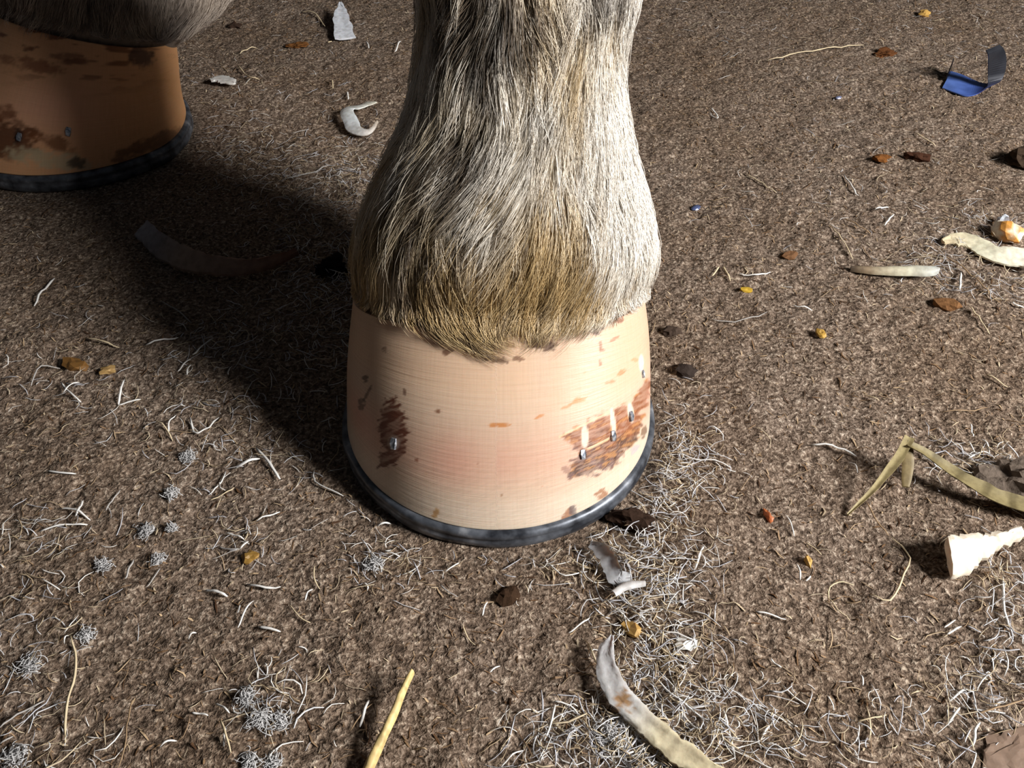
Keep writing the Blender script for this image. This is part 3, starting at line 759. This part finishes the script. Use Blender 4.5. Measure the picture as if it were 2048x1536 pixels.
# blue-black band : flat foot, then a standing curl, and a small upright end
def band():
    root = bpy.data.objects.new('curled_band', None); COL.objects.link(root); root.empty_display_size = .01
    p = lambda x, y, z: np.array([*gnd(x, y, z), z])
    # both edges of the band in 3-D: a flat foot on the floor, then a standing curl
    A = np.array([p(1884, 177, .001), p(1908, 186, .001), p(1932, 193, .001), p(1954, 189, .002), p(1974, 174, .005), p(1976, 150, .012), p(1977, 127, .021), p(1977, 110, .028), p(1972, 100, .031)])
    B = np.array([p(1902, 144, .001), p(1922, 150, .001), p(1944, 160, .001), p(1968, 168, .003), p(1997, 166, .007), p(2010, 145, .014), p(2013, 118, .023), p(2008, 98, .030), p(1999, 89, .033)])
    def spl(base):
        K = len(base); t = np.linspace(0, K - 1, 48); i = np.clip(t.astype(int), 0, K - 2); f = (t - i)[:, None]
        g = lambda j: base[np.clip(j, 0, K - 1)]
        return .5 * (2 * g(i) + (g(i + 1) - g(i - 1)) * f + (2 * g(i - 1) - 5 * g(i) + 4 * g(i + 1) - g(i + 2)) * f ** 2 + (3 * g(i) - g(i - 1) - 3 * g(i + 1) + g(i + 2)) * f ** 3)
    A, B = spl(A), spl(B); c = (A + B) / 2
    T = np.gradient(c, axis=0); T /= np.linalg.norm(T, axis=1, keepdims=True)
    Wd = B - A; hw = np.linalg.norm(Wd[0]) / 2; Wd /= np.linalg.norm(Wd, axis=1, keepdims=True)
    N_ = np.cross(T, Wd); N_ /= np.linalg.norm(N_, axis=1, keepdims=True); th = .0007
    ring = np.stack([A, B, B + N_ * th, A + N_ * th], 1)
    idx = np.arange(48 * 4).reshape(48, 4); jx = np.roll(idx, -1, 1)
    F = np.stack([idx[:-1], jx[:-1], jx[1:], idx[1:]], -1).reshape(-1, 4)
    org = c[0].copy(); org[2] = 0; root.location = org
    col = np.stack([prof(48, [(0, s2l((112, 146, 228))[k]), (.28, s2l((92, 124, 212))[k]), (.42, s2l((44, 54, 110))[k]), (.55, s2l((52, 54, 62))[k]), (1, s2l((44, 46, 52))[k])]) for k in range(3)], -1)  # foot's blue lightened for the sky it reflects, put into the colour
    me = mesh_np('curled_band', ring.reshape(-1, 3) - org, [F, np.array([idx[0][::-1]]), np.array([idx[-1]])], np.repeat(col, 4, 0), False)
    b = link('band', me, M_BLUE, root)
    # upright bent end
    e0 = c[0]; a = e0 - Wd[0] * .001; d = e0 + Wd[0] * hw
    up = np.array([0.0, 0.002, 0.010])
    q = np.array([a, d, d + up * .5, d + up * 0.95 + (d - a) * .05, a + up * .25])
    th3 = T[0] * -.0007
    V = np.concatenate([q, q + th3]); k5 = np.arange(5)
    me = mesh_np('bent_end', V - org, [np.array([k5]), np.array([k5[::-1] + 5]), np.stack([k5, k5 + 5, (k5 + 1) % 5 + 5, (k5 + 1) % 5], -1)], np.repeat(s2l((34, 32, 38))[None], 10, 0), False)
    link('bent_end', me, M_BLUE, root)
    tag(root, 'glossy blue and black curled band standing on the floor at the upper right', 'band')
band()
for px, py, sz, c, lab in [(1392, 415, (.0035, .0022, .0012), (96, 108, 150), 'tiny blue grey chip right of the heel hair of the main leg'), (1676, 199, (.0028, .0018, .001), (150, 156, 190), 'tiny pale blue chip left of the blue band')]:
    tag(lump('plastic_chip', px, py, sz, s2l(c), M_BLUE, px % 17, 1, rotz=.6), lab, 'chip')
frag = [
    (1495, 578, (.0034, .002, .0014), (206, 170, 60), 'bright yellow crumb on the floor right of the pastern', M_HORN, -.3),
    (1641, 670, (.0026, .0026, .0016), (176, 140, 66), 'dull yellow crumb further right of the yellow one', M_HORN, .2),
    (1537, 1034, (.0014, .0034, .0016), (176, 100, 56), 'orange crumb standing on the floor between the shoe and the dry blade', M_HORN, .3),
    (1617, 1122, (.0012, .0026, .0016), (190, 152, 84), 'small tan husk near the hooked white shaving', M_STRAW, .1),
    (146, 727, (.0058, .0044, .002), (118, 84, 42), 'flat amber chip on the floor at the left', M_HORN, -.5),
    (216, 741, (.0036, .0022, .0012), (170, 138, 88), 'small tan crumb right of the amber chip', M_HORN, .2),
    (1832, 318, (.0075, .003, .0025), (66, 42, 30), 'dark brown sliver below the blue band', M_DUNG, -.3),
    (1762, 322, (.005, .0038, .003), (122, 78, 40), 'brown lump left of the dark brown sliver', M_DUNG, .1),
    (1770, 105, (.0085, .0055, .003), (98, 62, 36), 'flaky brown clump left of the blue band', M_DUNG, .2),
    (1848, 27, (.0055, .004, .003), (196, 156, 84), 'pale tan crumb near the top edge at the right', M_HORN, .5),
    (1268, 1038, (.0085, .0048, .004), (52, 38, 30), 'dark crumbly dirt clod touching the horseshoe at the lower right', M_DUNG, -.2),
    (2040, 322, (.010, .012, .006), (60, 48, 38), 'dark dirt clump cut by the right edge', M_DUNG, .3),
    (2044, 962, (.016, .009, .006), (112, 100, 90), 'grey brown bark like chunk at the right edge behind the dry blade', M_DUNG, -.3),
    (2040, 1500, (.011, .007, .0010), (140, 118, 102), 'flat pinkish tan scrap in the lower right corner', M_HORN, .2),
    (1372, 738, (.005, .004, .0025), (52, 44, 40), 'small black dirt crumb right of the coronet', M_DUNG, .3),
    (1345, 662, (.005, .003, .002), (70, 58, 50), 'small dark crumb above the black one beside the hoof', M_DUNG, .3),
    (596, 92, (.007, .0035, .002), (112, 74, 40), 'brown bark flake left of the triangular white flake', M_DUNG, .1),
    (470, 48, (.005, .004, .003), (58, 44, 36), 'dark crumb by the hair of the shaded leg', M_DUNG, .1),
    (1580, 510, (.005, .003, .002), (108, 78, 54), 'brown crumb left of the tapered sliver', M_DUNG, .4),
    (1895, 612, (.006, .004, .0025), (118, 84, 54), 'orange brown flake below the tapered sliver', M_DUNG, -.4),
    (1260, 1255, (.003, .004, .002), (176, 140, 80), 'tan husk among the filings below the shoe', M_HORN, .5),
    (1370, 1292, (.004, .0026, .002), (238, 236, 230), 'rounded bright white crumb right of the long curved paring', M_HORN, .2),
    (664, 532, (.009, .008, .004), (24, 20, 20), 'black dirt clod in the shadow left of the pastern', M_DUNG, .2),
    (2005, 448, (.003, .003, .004), (206, 212, 224), 'bluish white crumb above the broad cream paring', M_HORN, .2),
    (500, 1116, (.003, .0026, .0012), (150, 116, 56), 'small yellow brown crumb lower left of the shoe', M_HORN, .2),
    (1018, 1185, (.0035, .004, .002), (58, 42, 30), 'dark brown crumb below the toe of the shoe', M_DUNG, .2),
]
for i, (px, py, sz, c, lab, m, rz) in enumerate(frag):
    o = lump('dirt_clod' if m is M_DUNG else 'litter_crumb', px, py, sz, s2l(c), m, i + 3, 2 if sz[0] > .006 else 1, rough=1.0, sink=.4, rotz=rz)
    tag(o, lab, 'dirt clod' if m is M_DUNG else 'crumb')

# ------------------------------------------------------------------ white raspings, one by one
GROUP = 'loose white hoof raspings'
RLAB = 'thin white hoof rasping scattered on the dirt floor'
def rasp_obj(V, F, C, name='hoof_rasping', loc=(0, 0, 0), me=None):
    if me is None: me = mesh_np(name, V, F, C)
    o = link(name, me, M_FIBRE); o.location = loc
    tag(o, RLAB, 'hoof rasping', GROUP); return o
polys = [
 # width px, colour, points
 (7, 'w', (1621, 892), (1657, 895), (1713, 912)), (4, 'c', (1711, 1163), (1684, 1158), (1662, 1169), (1659, 1189), (1675, 1216), (1702, 1238)),
 (5, 'c', (1740, 1183), (1776, 1200), (1796, 1178), (1809, 1145), (1820, 1113), (1782, 1069)), (4, 't', (1778, 1069), (1751, 1037), (1733, 1002)),
 (5, 'w', (1510, 1225), (1572, 1238)), (4, 'w', (1568, 1029), (1590, 1069)), (4, 'c', (1613, 1078), (1644, 1107)), (5, 'w', (1541, 1317), (1563, 1335)),
 (6, 'w', (1722, 1346), (1726, 1370)), (7, 'w', (2003, 1158), (2006, 1230), (2026, 1274)), (5, 'c', (1713, 1440), (1773, 1430)), (5, 'w', (1890, 1252), (1912, 1238)),
 (6, 'w', (1896, 1265), (1925, 1250)), (6, 'w', (1901, 1399), (1930, 1377), (1950, 1381)), (6, 'w', (1898, 1444), (1921, 1413)), (7, 'w', (1948, 1489), (1952, 1457), (1961, 1444)),
 (4, 'c', (1822, 1384), (1845, 1375)), (5, 'w', (1407, 1096), (1394, 1127)), (6, 'w', (1593, 1127), (1600, 1160)), (5, 'w', (1612, 1160), (1622, 1150)),
 (5, 'w', (1356, 899), (1389, 917), (1430, 921), (1461, 935)), (4, 'w', (1697, 921), (1715, 946)), (5, 't', (1950, 1428), (2000, 1416), (2050, 1399)),
 (8, 'w', (408, 1178), (455, 1193)), (7, 'w', (494, 1168), (527, 1178), (562, 1176)), (8, 'w', (518, 1256), (562, 1266)), (5, 'w', (475, 1254), (496, 1219), (508, 1203)),
 (5, 'w', (611, 1203), (625, 1176)), (4, 'c', (629, 1129), (629, 1160), (640, 1178)), (4, 'c', (578, 1207), (598, 1234), (621, 1246)), (6, 'w', (512, 1041), (559, 1021)),
 (7, 'c', (143, 1273), (154, 1324), (150, 1363), (135, 1422), (129, 1484)), (4, 't', (262, 1395), (256, 1449), (254, 1488), (234, 1540)), (6, 'g', (266, 1117), (250, 1156)),
 (4, 'g', (320, 1137), (291, 1172)), (6, 'w', (375, 1275), (393, 1266)), (7, 'w', (320, 1498), (354, 1482)), (6, 'w', (385, 1428), (418, 1434)), (5, 'w', (430, 1406), (461, 1430)),
 (6, 'c', (441, 1441), (453, 1469), (465, 1512)), (5, 'w', (449, 1496), (453, 1457)), (8, 'w', (719, 1453), (738, 1402)), (6, 'g', (0, 1461), (43, 1426), (90, 1398)), (6, 'g', (0, 1490), (28, 1474)),
 (7, 'w', (80, 1063), (129, 1051), (176, 1051)), (6, 'w', (117, 1016), (152, 1023), (180, 1039)), (7, 'w', (152, 1035), (166, 1000)), (5, 'w', (449, 1062), (488, 1078)), (6, 'w', (480, 1098), (496, 1080)), (5, 'g', (437, 1090), (480, 1098)),
 (7, 'w', (754, 1051), (781, 1045)), (7, 'w', (109, 556), (67, 609)), (5, 'c', (171, 676), (237, 691)), (6, 'w', (291, 689), (356, 672)), (5, 'g', (63, 773), (78, 736), (119, 734)),
 (6, 'w', (237, 810), (249, 758)), (6, 'w', (237, 810), (282, 799)), (5, 'w', (122, 765), (163, 806)), (5, 'w', (126, 787), (160, 767)), (4, 'c', (308, 840), (345, 880)), (5, 'w', (338, 865), (352, 832)),
 (6, 'w', (382, 839), (393, 869), (438, 836)), (6, 'w', (386, 710), (427, 678)), (5, 'w', (356, 743), (371, 724), (382, 721)), (5, 'w', (375, 752), (382, 728)), (10, 'w', (467, 932), (519, 916)), (8, 'w', (512, 895), (535, 922), (560, 958)),
 (5, 'w', (449, 936), (441, 962), (415, 984)), (5, 'c', (419, 995), (468, 973)), (5, 'w', (627, 936), (631, 962), (686, 988)), (5, 'g', (212, 1021), (241, 981)), (6, 'w', (97, 949), (156, 955)),
 (4, 'g', (323, 602), (355, 620), (382, 643)), (5, 'c', (1534, 124), (1603, 110), (1629, 108), (1665, 99), (1727, 91)), (4, 'c', (1490, 345), (1519, 362), (1552, 387)), (4, 'c', (1826, 270), (1870, 296)),
 (5, 'w', (1687, 354), (1716, 394)), (4, 'c', (1662, 457), (1683, 486), (1705, 522)), (4, 't', (1687, 438), (1742, 471)), (5, 'w', (1767, 457), (1786, 435)), (6, 'w', (1747, 426), (1775, 421)),
 (5, 'c', (1424, 551), (1439, 533)), (6, 'c', (1446, 533), (1461, 560)), (6, 'w', (1479, 548), (1515, 551), (1541, 544)), (4, 'w', (1420, 226), (1435, 241), (1431, 226), (1420, 215)), (5, 'w', (1585, 610), (1625, 619)),
 (6, 'w', (1921, 546), (1917, 586)), (5, 'c', (1935, 615), (1979, 670)), (5, 't', (1884, 513), (1928, 542), (1983, 594), (2001, 608)), (4, 'g', (1420, 634), (1475, 641), (1534, 623)), (4, 'c', (1727, 787), (1757, 805)),
 (4, 't', (1881, 824), (1935, 824), (1976, 813)), (5, 'w', (1939, 849), (1946, 875)), (5, 'c', (1972, 747), (2016, 773)), (5, 'w', (2024, 604), (2050, 611)), (5, 'w', (1840, 905), (1872, 930), (1890, 938)), (5, 'w', (1960, 880), (1980, 912)),
 (5, 'w', (1935, 920), (1960, 905), (1990, 915)), (5, 'w', (1950, 950), (1985, 930)), (5, 'c', (1172, 1276), (1196, 1330), (1208, 1360)), (5, 'w', (1138, 1260), (1180, 1232)), (6, 'w', (1260, 1212), (1300, 1262), (1320, 1300)), (6, 'c', (1264, 1250), (1302, 1280), (1340, 1308), (1384, 1310)),
 (6, 'w', (1290, 1320), (1330, 1380), (1380, 1420), (1420, 1450)), (5, 'w', (1104, 1404), (1140, 1412), (1162, 1432)), (6, 'w', (1110, 1410), (1100, 1455), (1088, 1482)), (5, 'w', (1000, 1536), (1046, 1500)), (5, 'c', (1252, 1420), (1330, 1442), (1372, 1420)),
 (5, 'w', (1185, 1445), (1215, 1500), (1232, 1535)), (5, 'w', (1095, 1122), (1128, 1152), (1165, 1140)), (5, 'w', (1390, 1140), (1404, 1095)), (6, 'w', (1445, 1420), (1460, 1470), (1470, 1520)), (5, 'w', (1520, 1480), (1550, 1440)),
 (5, 'w', (475, 1225), (480, 1210)), (5, 'g', (560, 360), (660, 330)), (4, 'c', (480, 110), (515, 95)), (4, 'c', (474, 130), (500, 160), (520, 162)), (4, 'c', (600, 22), (630, 30), (650, 52)), (5, 'c', (655, 84), (664, 82)),
 (4, 'c', (664, 160), (666, 178)), (5, 'w', (695, 185), (697, 200)), (5, 'w', (732, 82), (738, 100)), (5, 'w', (790, 105), (802, 84)), (5, 'w', (890, 1140), (918, 1122)), (4, 'c', (925, 1250), (950, 1290)), (5, 'w', (1960, 1300), (1990, 1340)),
 (4, 't', (700, 1460), (745, 1410)), (4, 'g', (880, 1165), (915, 1190)), (5, 'w', (965, 1230), (975, 1200)), (5, 'w', (130, 1290), (140, 1275)), (4, 'w', (770, 1100), (800, 1110)), (5, 'w', (980, 1345), (1000, 1330))]
SPECIAL = {
 (1621, 892): 'bent white hoof rasping lying left of the dry grass blade',
 (1711, 1163): 'thin cream rasping bent into a hook, left of the white horn wedge',
 (1740, 1183): 'thin cream rasping bent into a V between the hooked one and the white wedge',
 (1510, 1225): 'short straight white rasping alone on bare dirt left of the hooked one',
 (2003, 1158): 'long white rasping running down from just below the white horn wedge',
 (408, 1178): 'thick white rasping, left one of a pair lower left of the shoe',
 (494, 1168): 'bent white rasping, right one of a pair lower left of the shoe',
 (518, 1256): 'thick short white rasping below the pair lower left of the shoe',
 (143, 1273): 'long pale wavy root like rasping near the lower left corner',
 (262, 1395): 'thin brown rootlet at the bottom edge right of the long pale wavy rasping',
 (719, 1453): 'white splinter just left of the yellow straw stalk',
 (109, 556): 'straight white rasping near the left edge below the shaded hoof',
 (467, 932): 'thickest white rasping left of the main horseshoe, lying level',
 (512, 895): 'broad white rasping slanting right of the thickest one by the shoe',
 (627, 936): 'thin white L shaped rasping just left of the main shoe',
 (1534, 124): 'very long thin cream rasping left of the brown clump near the top',
 (1490, 345): 'thin cream rasping slanting down alone, right of the pastern',
 (1884, 513): 'long thin brown twig slanting down from the broad cream paring',
 (1950, 1428): 'thin tan stalk slanting at the right edge near the lower right corner',
 (80, 1063): 'long curved white rasping at the left edge above the fuzzy tufts',
}
CM = {'w': s2l((228, 226, 222)), 'c': s2l((216, 198, 164)), 't': s2l((158, 132, 102)), 'g': s2l((172, 168, 164))}
rr = np.random.default_rng(17)
count = 0
for wpx, cc, *pts in polys:
    k = 14 if len(pts) > 3 else 8
    pts = np.array(pts, float)
    if len(pts) == 2:
        m = pts.mean(0) + rr.normal(0, 0.05, 2) * np.hypot(*(pts[1] - pts[0])); pts = np.array([pts[0], m, pts[1]])
    xy = path_world(pts, k, .001)
    c0 = xy.mean(0); depth = c0[1] * math.cos(PITCH) + CAMH * math.sin(PITCH)
    hw = wpx * depth / FPX * 0.42
    z = gz(xy[:, 0], xy[:, 1]) + hw * .6 + 0.0009 + 0.0012 * np.sin(np.linspace(0, math.pi, k)) * rr.random() * 1.5
    P = np.concatenate([xy, z[:, None]], 1)
    rad = hw * np.interp(np.linspace(0, 1, k), [0, .15, .85, 1], [.5, 1, .95, .4]) * (.85 + .3 * rr.random(k))
    col = np.repeat(CM[cc][None], k, 0) * (.9 + .15 * rr.random((k, 1)))
    loc = np.array([c0[0], c0[1], 0.0])
    V, F, C = tubes((P - loc)[None], rad[None], col[None], 4, np.array([.55]))
    o = rasp_obj(V, F, C, loc=loc); count += 1
    key = tuple(int(v) for v in pts[0])
    if key in SPECIAL: o['label'] = SPECIAL[key]

# clusters of filings: px, py, rx, ry, number of fine fibres, height of the pile (m)
clusters = [
 (1330, 940, 70, 70, 640, .004), (1270, 1090, 110, 70, 620, .005), (1290, 1200, 70, 70, 420, .004), (1330, 1330, 90, 80, 480, .004), (1400, 1470, 150, 90, 760, .005), (1180, 1480, 120, 60, 420, .004), (1270, 1500, 90, 50, 300, .004),
 (1345, 870, 50, 60, 150, .003), (1950, 470, 80, 50, 260, .004), (1860, 540, 70, 40, 220, .004), (2000, 560, 60, 50, 120, .003), (1960, 930, 70, 40, 220, .004), (2000, 1180, 60, 80, 170, .004), (1930, 1400, 90, 90, 170, .003), (1720, 1480, 150, 60, 130, .003), (2010, 1320, 60, 80, 140, .003),
 (640, 420, 110, 90, 800, .005), (680, 560, 90, 90, 700, .005), (560, 330, 120, 60, 420, .004), (600, 680, 130, 90, 520, .004), (450, 270, 70, 70, 260, .004), (720, 330, 60, 50, 200, .003),
 (490, 920, 100, 70, 150, .003), (400, 830, 90, 70, 90, .003), (430, 690, 90, 60, 160, .003), (100, 1070, 90, 60, 130, .003), (60, 1250, 80, 80, 100, .002), (60, 1380, 80, 90, 80, .002), (200, 790, 120, 80, 60, .002), (540, 1390, 80, 60, 110, .002), (780, 1120, 60, 40, 110, .002), (120, 1500, 120, 40, 70, .002), (480, 1080, 60, 40, 70, .002),
 (1930, 60, 120, 60, 200, .003), (1500, 40, 150, 60, 120, .002), (1700, 380, 160, 120, 120, .002), (640, 160, 170, 140, 150, .002), (60, 690, 120, 100, 70, .002), (1000, 1130, 200, 40, 110, .002), (700, 880, 60, 160, 160, .003)]
def fibres(P0, ang, ln, curv, zc, lift, k, rg):
    n = len(P0); t = np.linspace(-.5, .5, k)[None]
    a = ang[:, None] + curv[:, None] * t
    dx = np.cos(a) * ln[:, None] / (k - 1); dy = np.sin(a) * ln[:, None] / (k - 1)
    X = P0[:, :1] + np.cumsum(dx, 1) - dx.sum(1, keepdims=True) / 2; Y = P0[:, 1:2] + np.cumsum(dy, 1) - dy.sum(1, keepdims=True) / 2
    Z = gz(X, Y) + zc[:, None] + lift[:, None] * t
    return np.stack([X, Y, Z], -1)
pc, zz = [], []
for cx, cy, rx, ry, cnt, hp in clusters:
    cnt = int(cnt * .55); q = rr.normal(0, 1, (cnt, 2)) * (rx, ry) * .75 + (cx, cy)
    pc.append(gnd(q[:, 0], q[:, 1])); zz.append(hp * rr.random(cnt) * np.exp(-((q[:, 0] - cx) / rx) ** 2 - ((q[:, 1] - cy) / ry) ** 2))
# loose ones everywhere
q = np.stack([rr.uniform(-.62, .62, 2600), rr.uniform(.08, 1.0, 2600)], -1)
pc.append(q); zz.append(np.full(len(q), .0002))
pc = np.concatenate(pc); zz = np.concatenate(zz)
ok = (np.hypot((pc[:, 0] + .0056) / .073, (pc[:, 1] - .282) / .077) > 1) & (np.hypot((pc[:, 0] + .29) / .08, (pc[:, 1] - .56) / .08) > 1) & (pc[:, 1] < 1.1)
pc, zz = pc[ok], zz[ok]; n = len(pc)
ln = np.clip(rr.gamma(3.2, .0018, n) + .0015, .002, .015)
P = fibres(pc, rr.random(n) * 6.283, ln, rr.normal(0, 1.2, n), zz + .0007, rr.normal(0, .0012, n) + 0, 5, rr)
hw = (.00014 + .00020 * rr.random(n) ** 2)
rad = hw[:, None] * np.array([.5, 1, 1, .9, .4])[None]
pal = np.array([s2l((206, 206, 208)), s2l((184, 184, 190)), s2l((196, 180, 152)), s2l((168, 148, 120)), s2l((226, 223, 218))])
col = pal[rr.integers(0, 5, n)]
loose = np.arange(n) >= n - ok[-2600:].sum()
dull = np.array([s2l((176, 152, 122)), s2l((150, 124, 96)), s2l((204, 188, 162)), s2l((120, 92, 66))])
col = np.where((loose & (rr.random(n) < .75))[:, None], dull[rr.integers(0, 4, n)], col)
# the biggest pale ones in view become single things, the rest is one mass of filings
pxy = proj(P[:, 2]); inview = (pxy[:, 0] > 10) & (pxy[:, 0] < 2038) & (pxy[:, 1] > 10) & (pxy[:, 1] < 1526)
depth = P[:, 2, 1] * math.cos(PITCH) + CAMH * math.sin(PITCH)
size = ln / depth * (hw > 0) * inview * (col.mean(1) > .4)
order = np.argsort(-size); single = order[:max(0, 296 - count)]
for i in single:
    loc = np.array([P[i, 2, 0], P[i, 2, 1], 0.0])
    V, F, C = tubes((P[i] - loc)[None], rad[i][None] * 1.25, np.repeat(col[i][None], 5, 0)[None], 4, np.array([.6]))
    rasp_obj(V, F, C, loc=loc)
rest = np.setdiff1d(np.arange(n), single)
V, F, C = tubes(P[rest], rad[rest], np.repeat(col[rest][:, None], 5, 1), 3, np.full(len(rest), .7))
o = link('fine_hoof_filings', mesh_np('fine_hoof_filings', V, F, C), M_FIBRE)
tag(o, 'mass of fine white and tan filings strewn over the floor in drifts', 'filings', kind='stuff')

# fluffy tufts
tufts = [(286, 1056, .0065), (316, 1114, .005), (342, 984, .0055), (203, 1128, .006), (340, 1052, .004), (170, 1266, .006), (520, 1440, .008), (560, 1436, .006), (490, 1395, .007), (375, 910, .0065), (60, 1330, .007), (30, 1510, .008), (500, 1520, .006), (545, 1525, .005), (745, 1125, .007), (1225, 1470, .009)]
for i, (px, py, r0) in enumerate(tufts):
    m = 70; xy = gnd(px, py, .002); rg = np.random.default_rng(100 + i)
    d = rg.normal(0, 1, (m, 3)); d /= np.linalg.norm(d, axis=1, keepdims=True); ctr = d * (r0 * .55 * rg.random(m)[:, None] ** .6) * (1, 1, .35)
    a = rg.random(m) * 6.283; t = np.linspace(-.5, .5, 5)[None]; ll = r0 * (.5 + .5 * rg.random(m)); cv = rg.normal(0, 1.8, m)
    aa = a[:, None] + cv[:, None] * t
    Pt = np.stack([ctr[:, :1] + np.cumsum(np.cos(aa), 1) * ll[:, None] / 5 - np.cos(a)[:, None] * ll[:, None] / 2, ctr[:, 1:2] + np.cumsum(np.sin(aa), 1) * ll[:, None] / 5 - np.sin(a)[:, None] * ll[:, None] / 2, ctr[:, 2:] + .003 * t * rg.normal(0, .6, (m, 1)) + r0 * .25], -1)
    Pt[..., 2] = np.maximum(Pt[..., 2], .0004)
    V, F, C = tubes(Pt, np.full((m, 5), .00018), np.repeat((s2l((206, 205, 205)) * (.75 + .2 * rg.random((m, 1))))[:, None], 5, 1), 3)
    o = link('hoof_fluff_tuft', mesh_np('hoof_fluff_tuft', V, F, C), M_FIBRE); o.location = (xy[0], xy[1], float(gz(xy[0], xy[1])))
    tag(o, 'small fuzzy white tuft of fine filings on the dirt', 'tuft', 'fuzzy white tufts on the floor')

# ------------------------------------------------------------------ dirt crumbs and fine plant bits (uncountable)
nc = 32000
q = np.stack([rr.uniform(-.6, .6, nc), .09 + .9 * rr.random(nc) ** 1.25], -1)
ok = (np.hypot((q[:, 0] + .0056) / .071, (q[:, 1] - .282) / .075) > 1) & (np.hypot((q[:, 0] + .29) / .08, (q[:, 1] - .56) / .08) > 1)
q = q[ok]; nc = len(q)
ln = .0012 + .0042 * rr.random(nc) ** 2
P = fibres(q, rr.random(nc) * 6.283, ln, rr.normal(0, .5, nc), np.full(nc, .0003), rr.normal(0, .0007, nc), 3, rr)
hw = .00016 + .0003 * rr.random(nc) ** 2
rad = hw[:, None] * np.array([.6, 1, .5])[None]
pal = np.array([s2l((150, 124, 98)), s2l((118, 92, 68)), s2l((176, 152, 122)), s2l((70, 50, 36)), s2l((92, 68, 48)), s2l((136, 110, 84)), s2l((196, 178, 150))])
col = pal[rr.choice(7, nc, p=[.22, .17, .2, .11, .1, .1, .1])]
V, F, C = tubes(P, rad, np.repeat(col[:, None], 3, 1), 3, np.full(nc, .8))
o = link('dirt_crumbs', mesh_np('dirt_crumbs', V, F, C, smooth=False), M_CRUMB)
tag(o, 'brown crumbs and chaff covering the dirt floor', 'crumbs', kind='stuff')
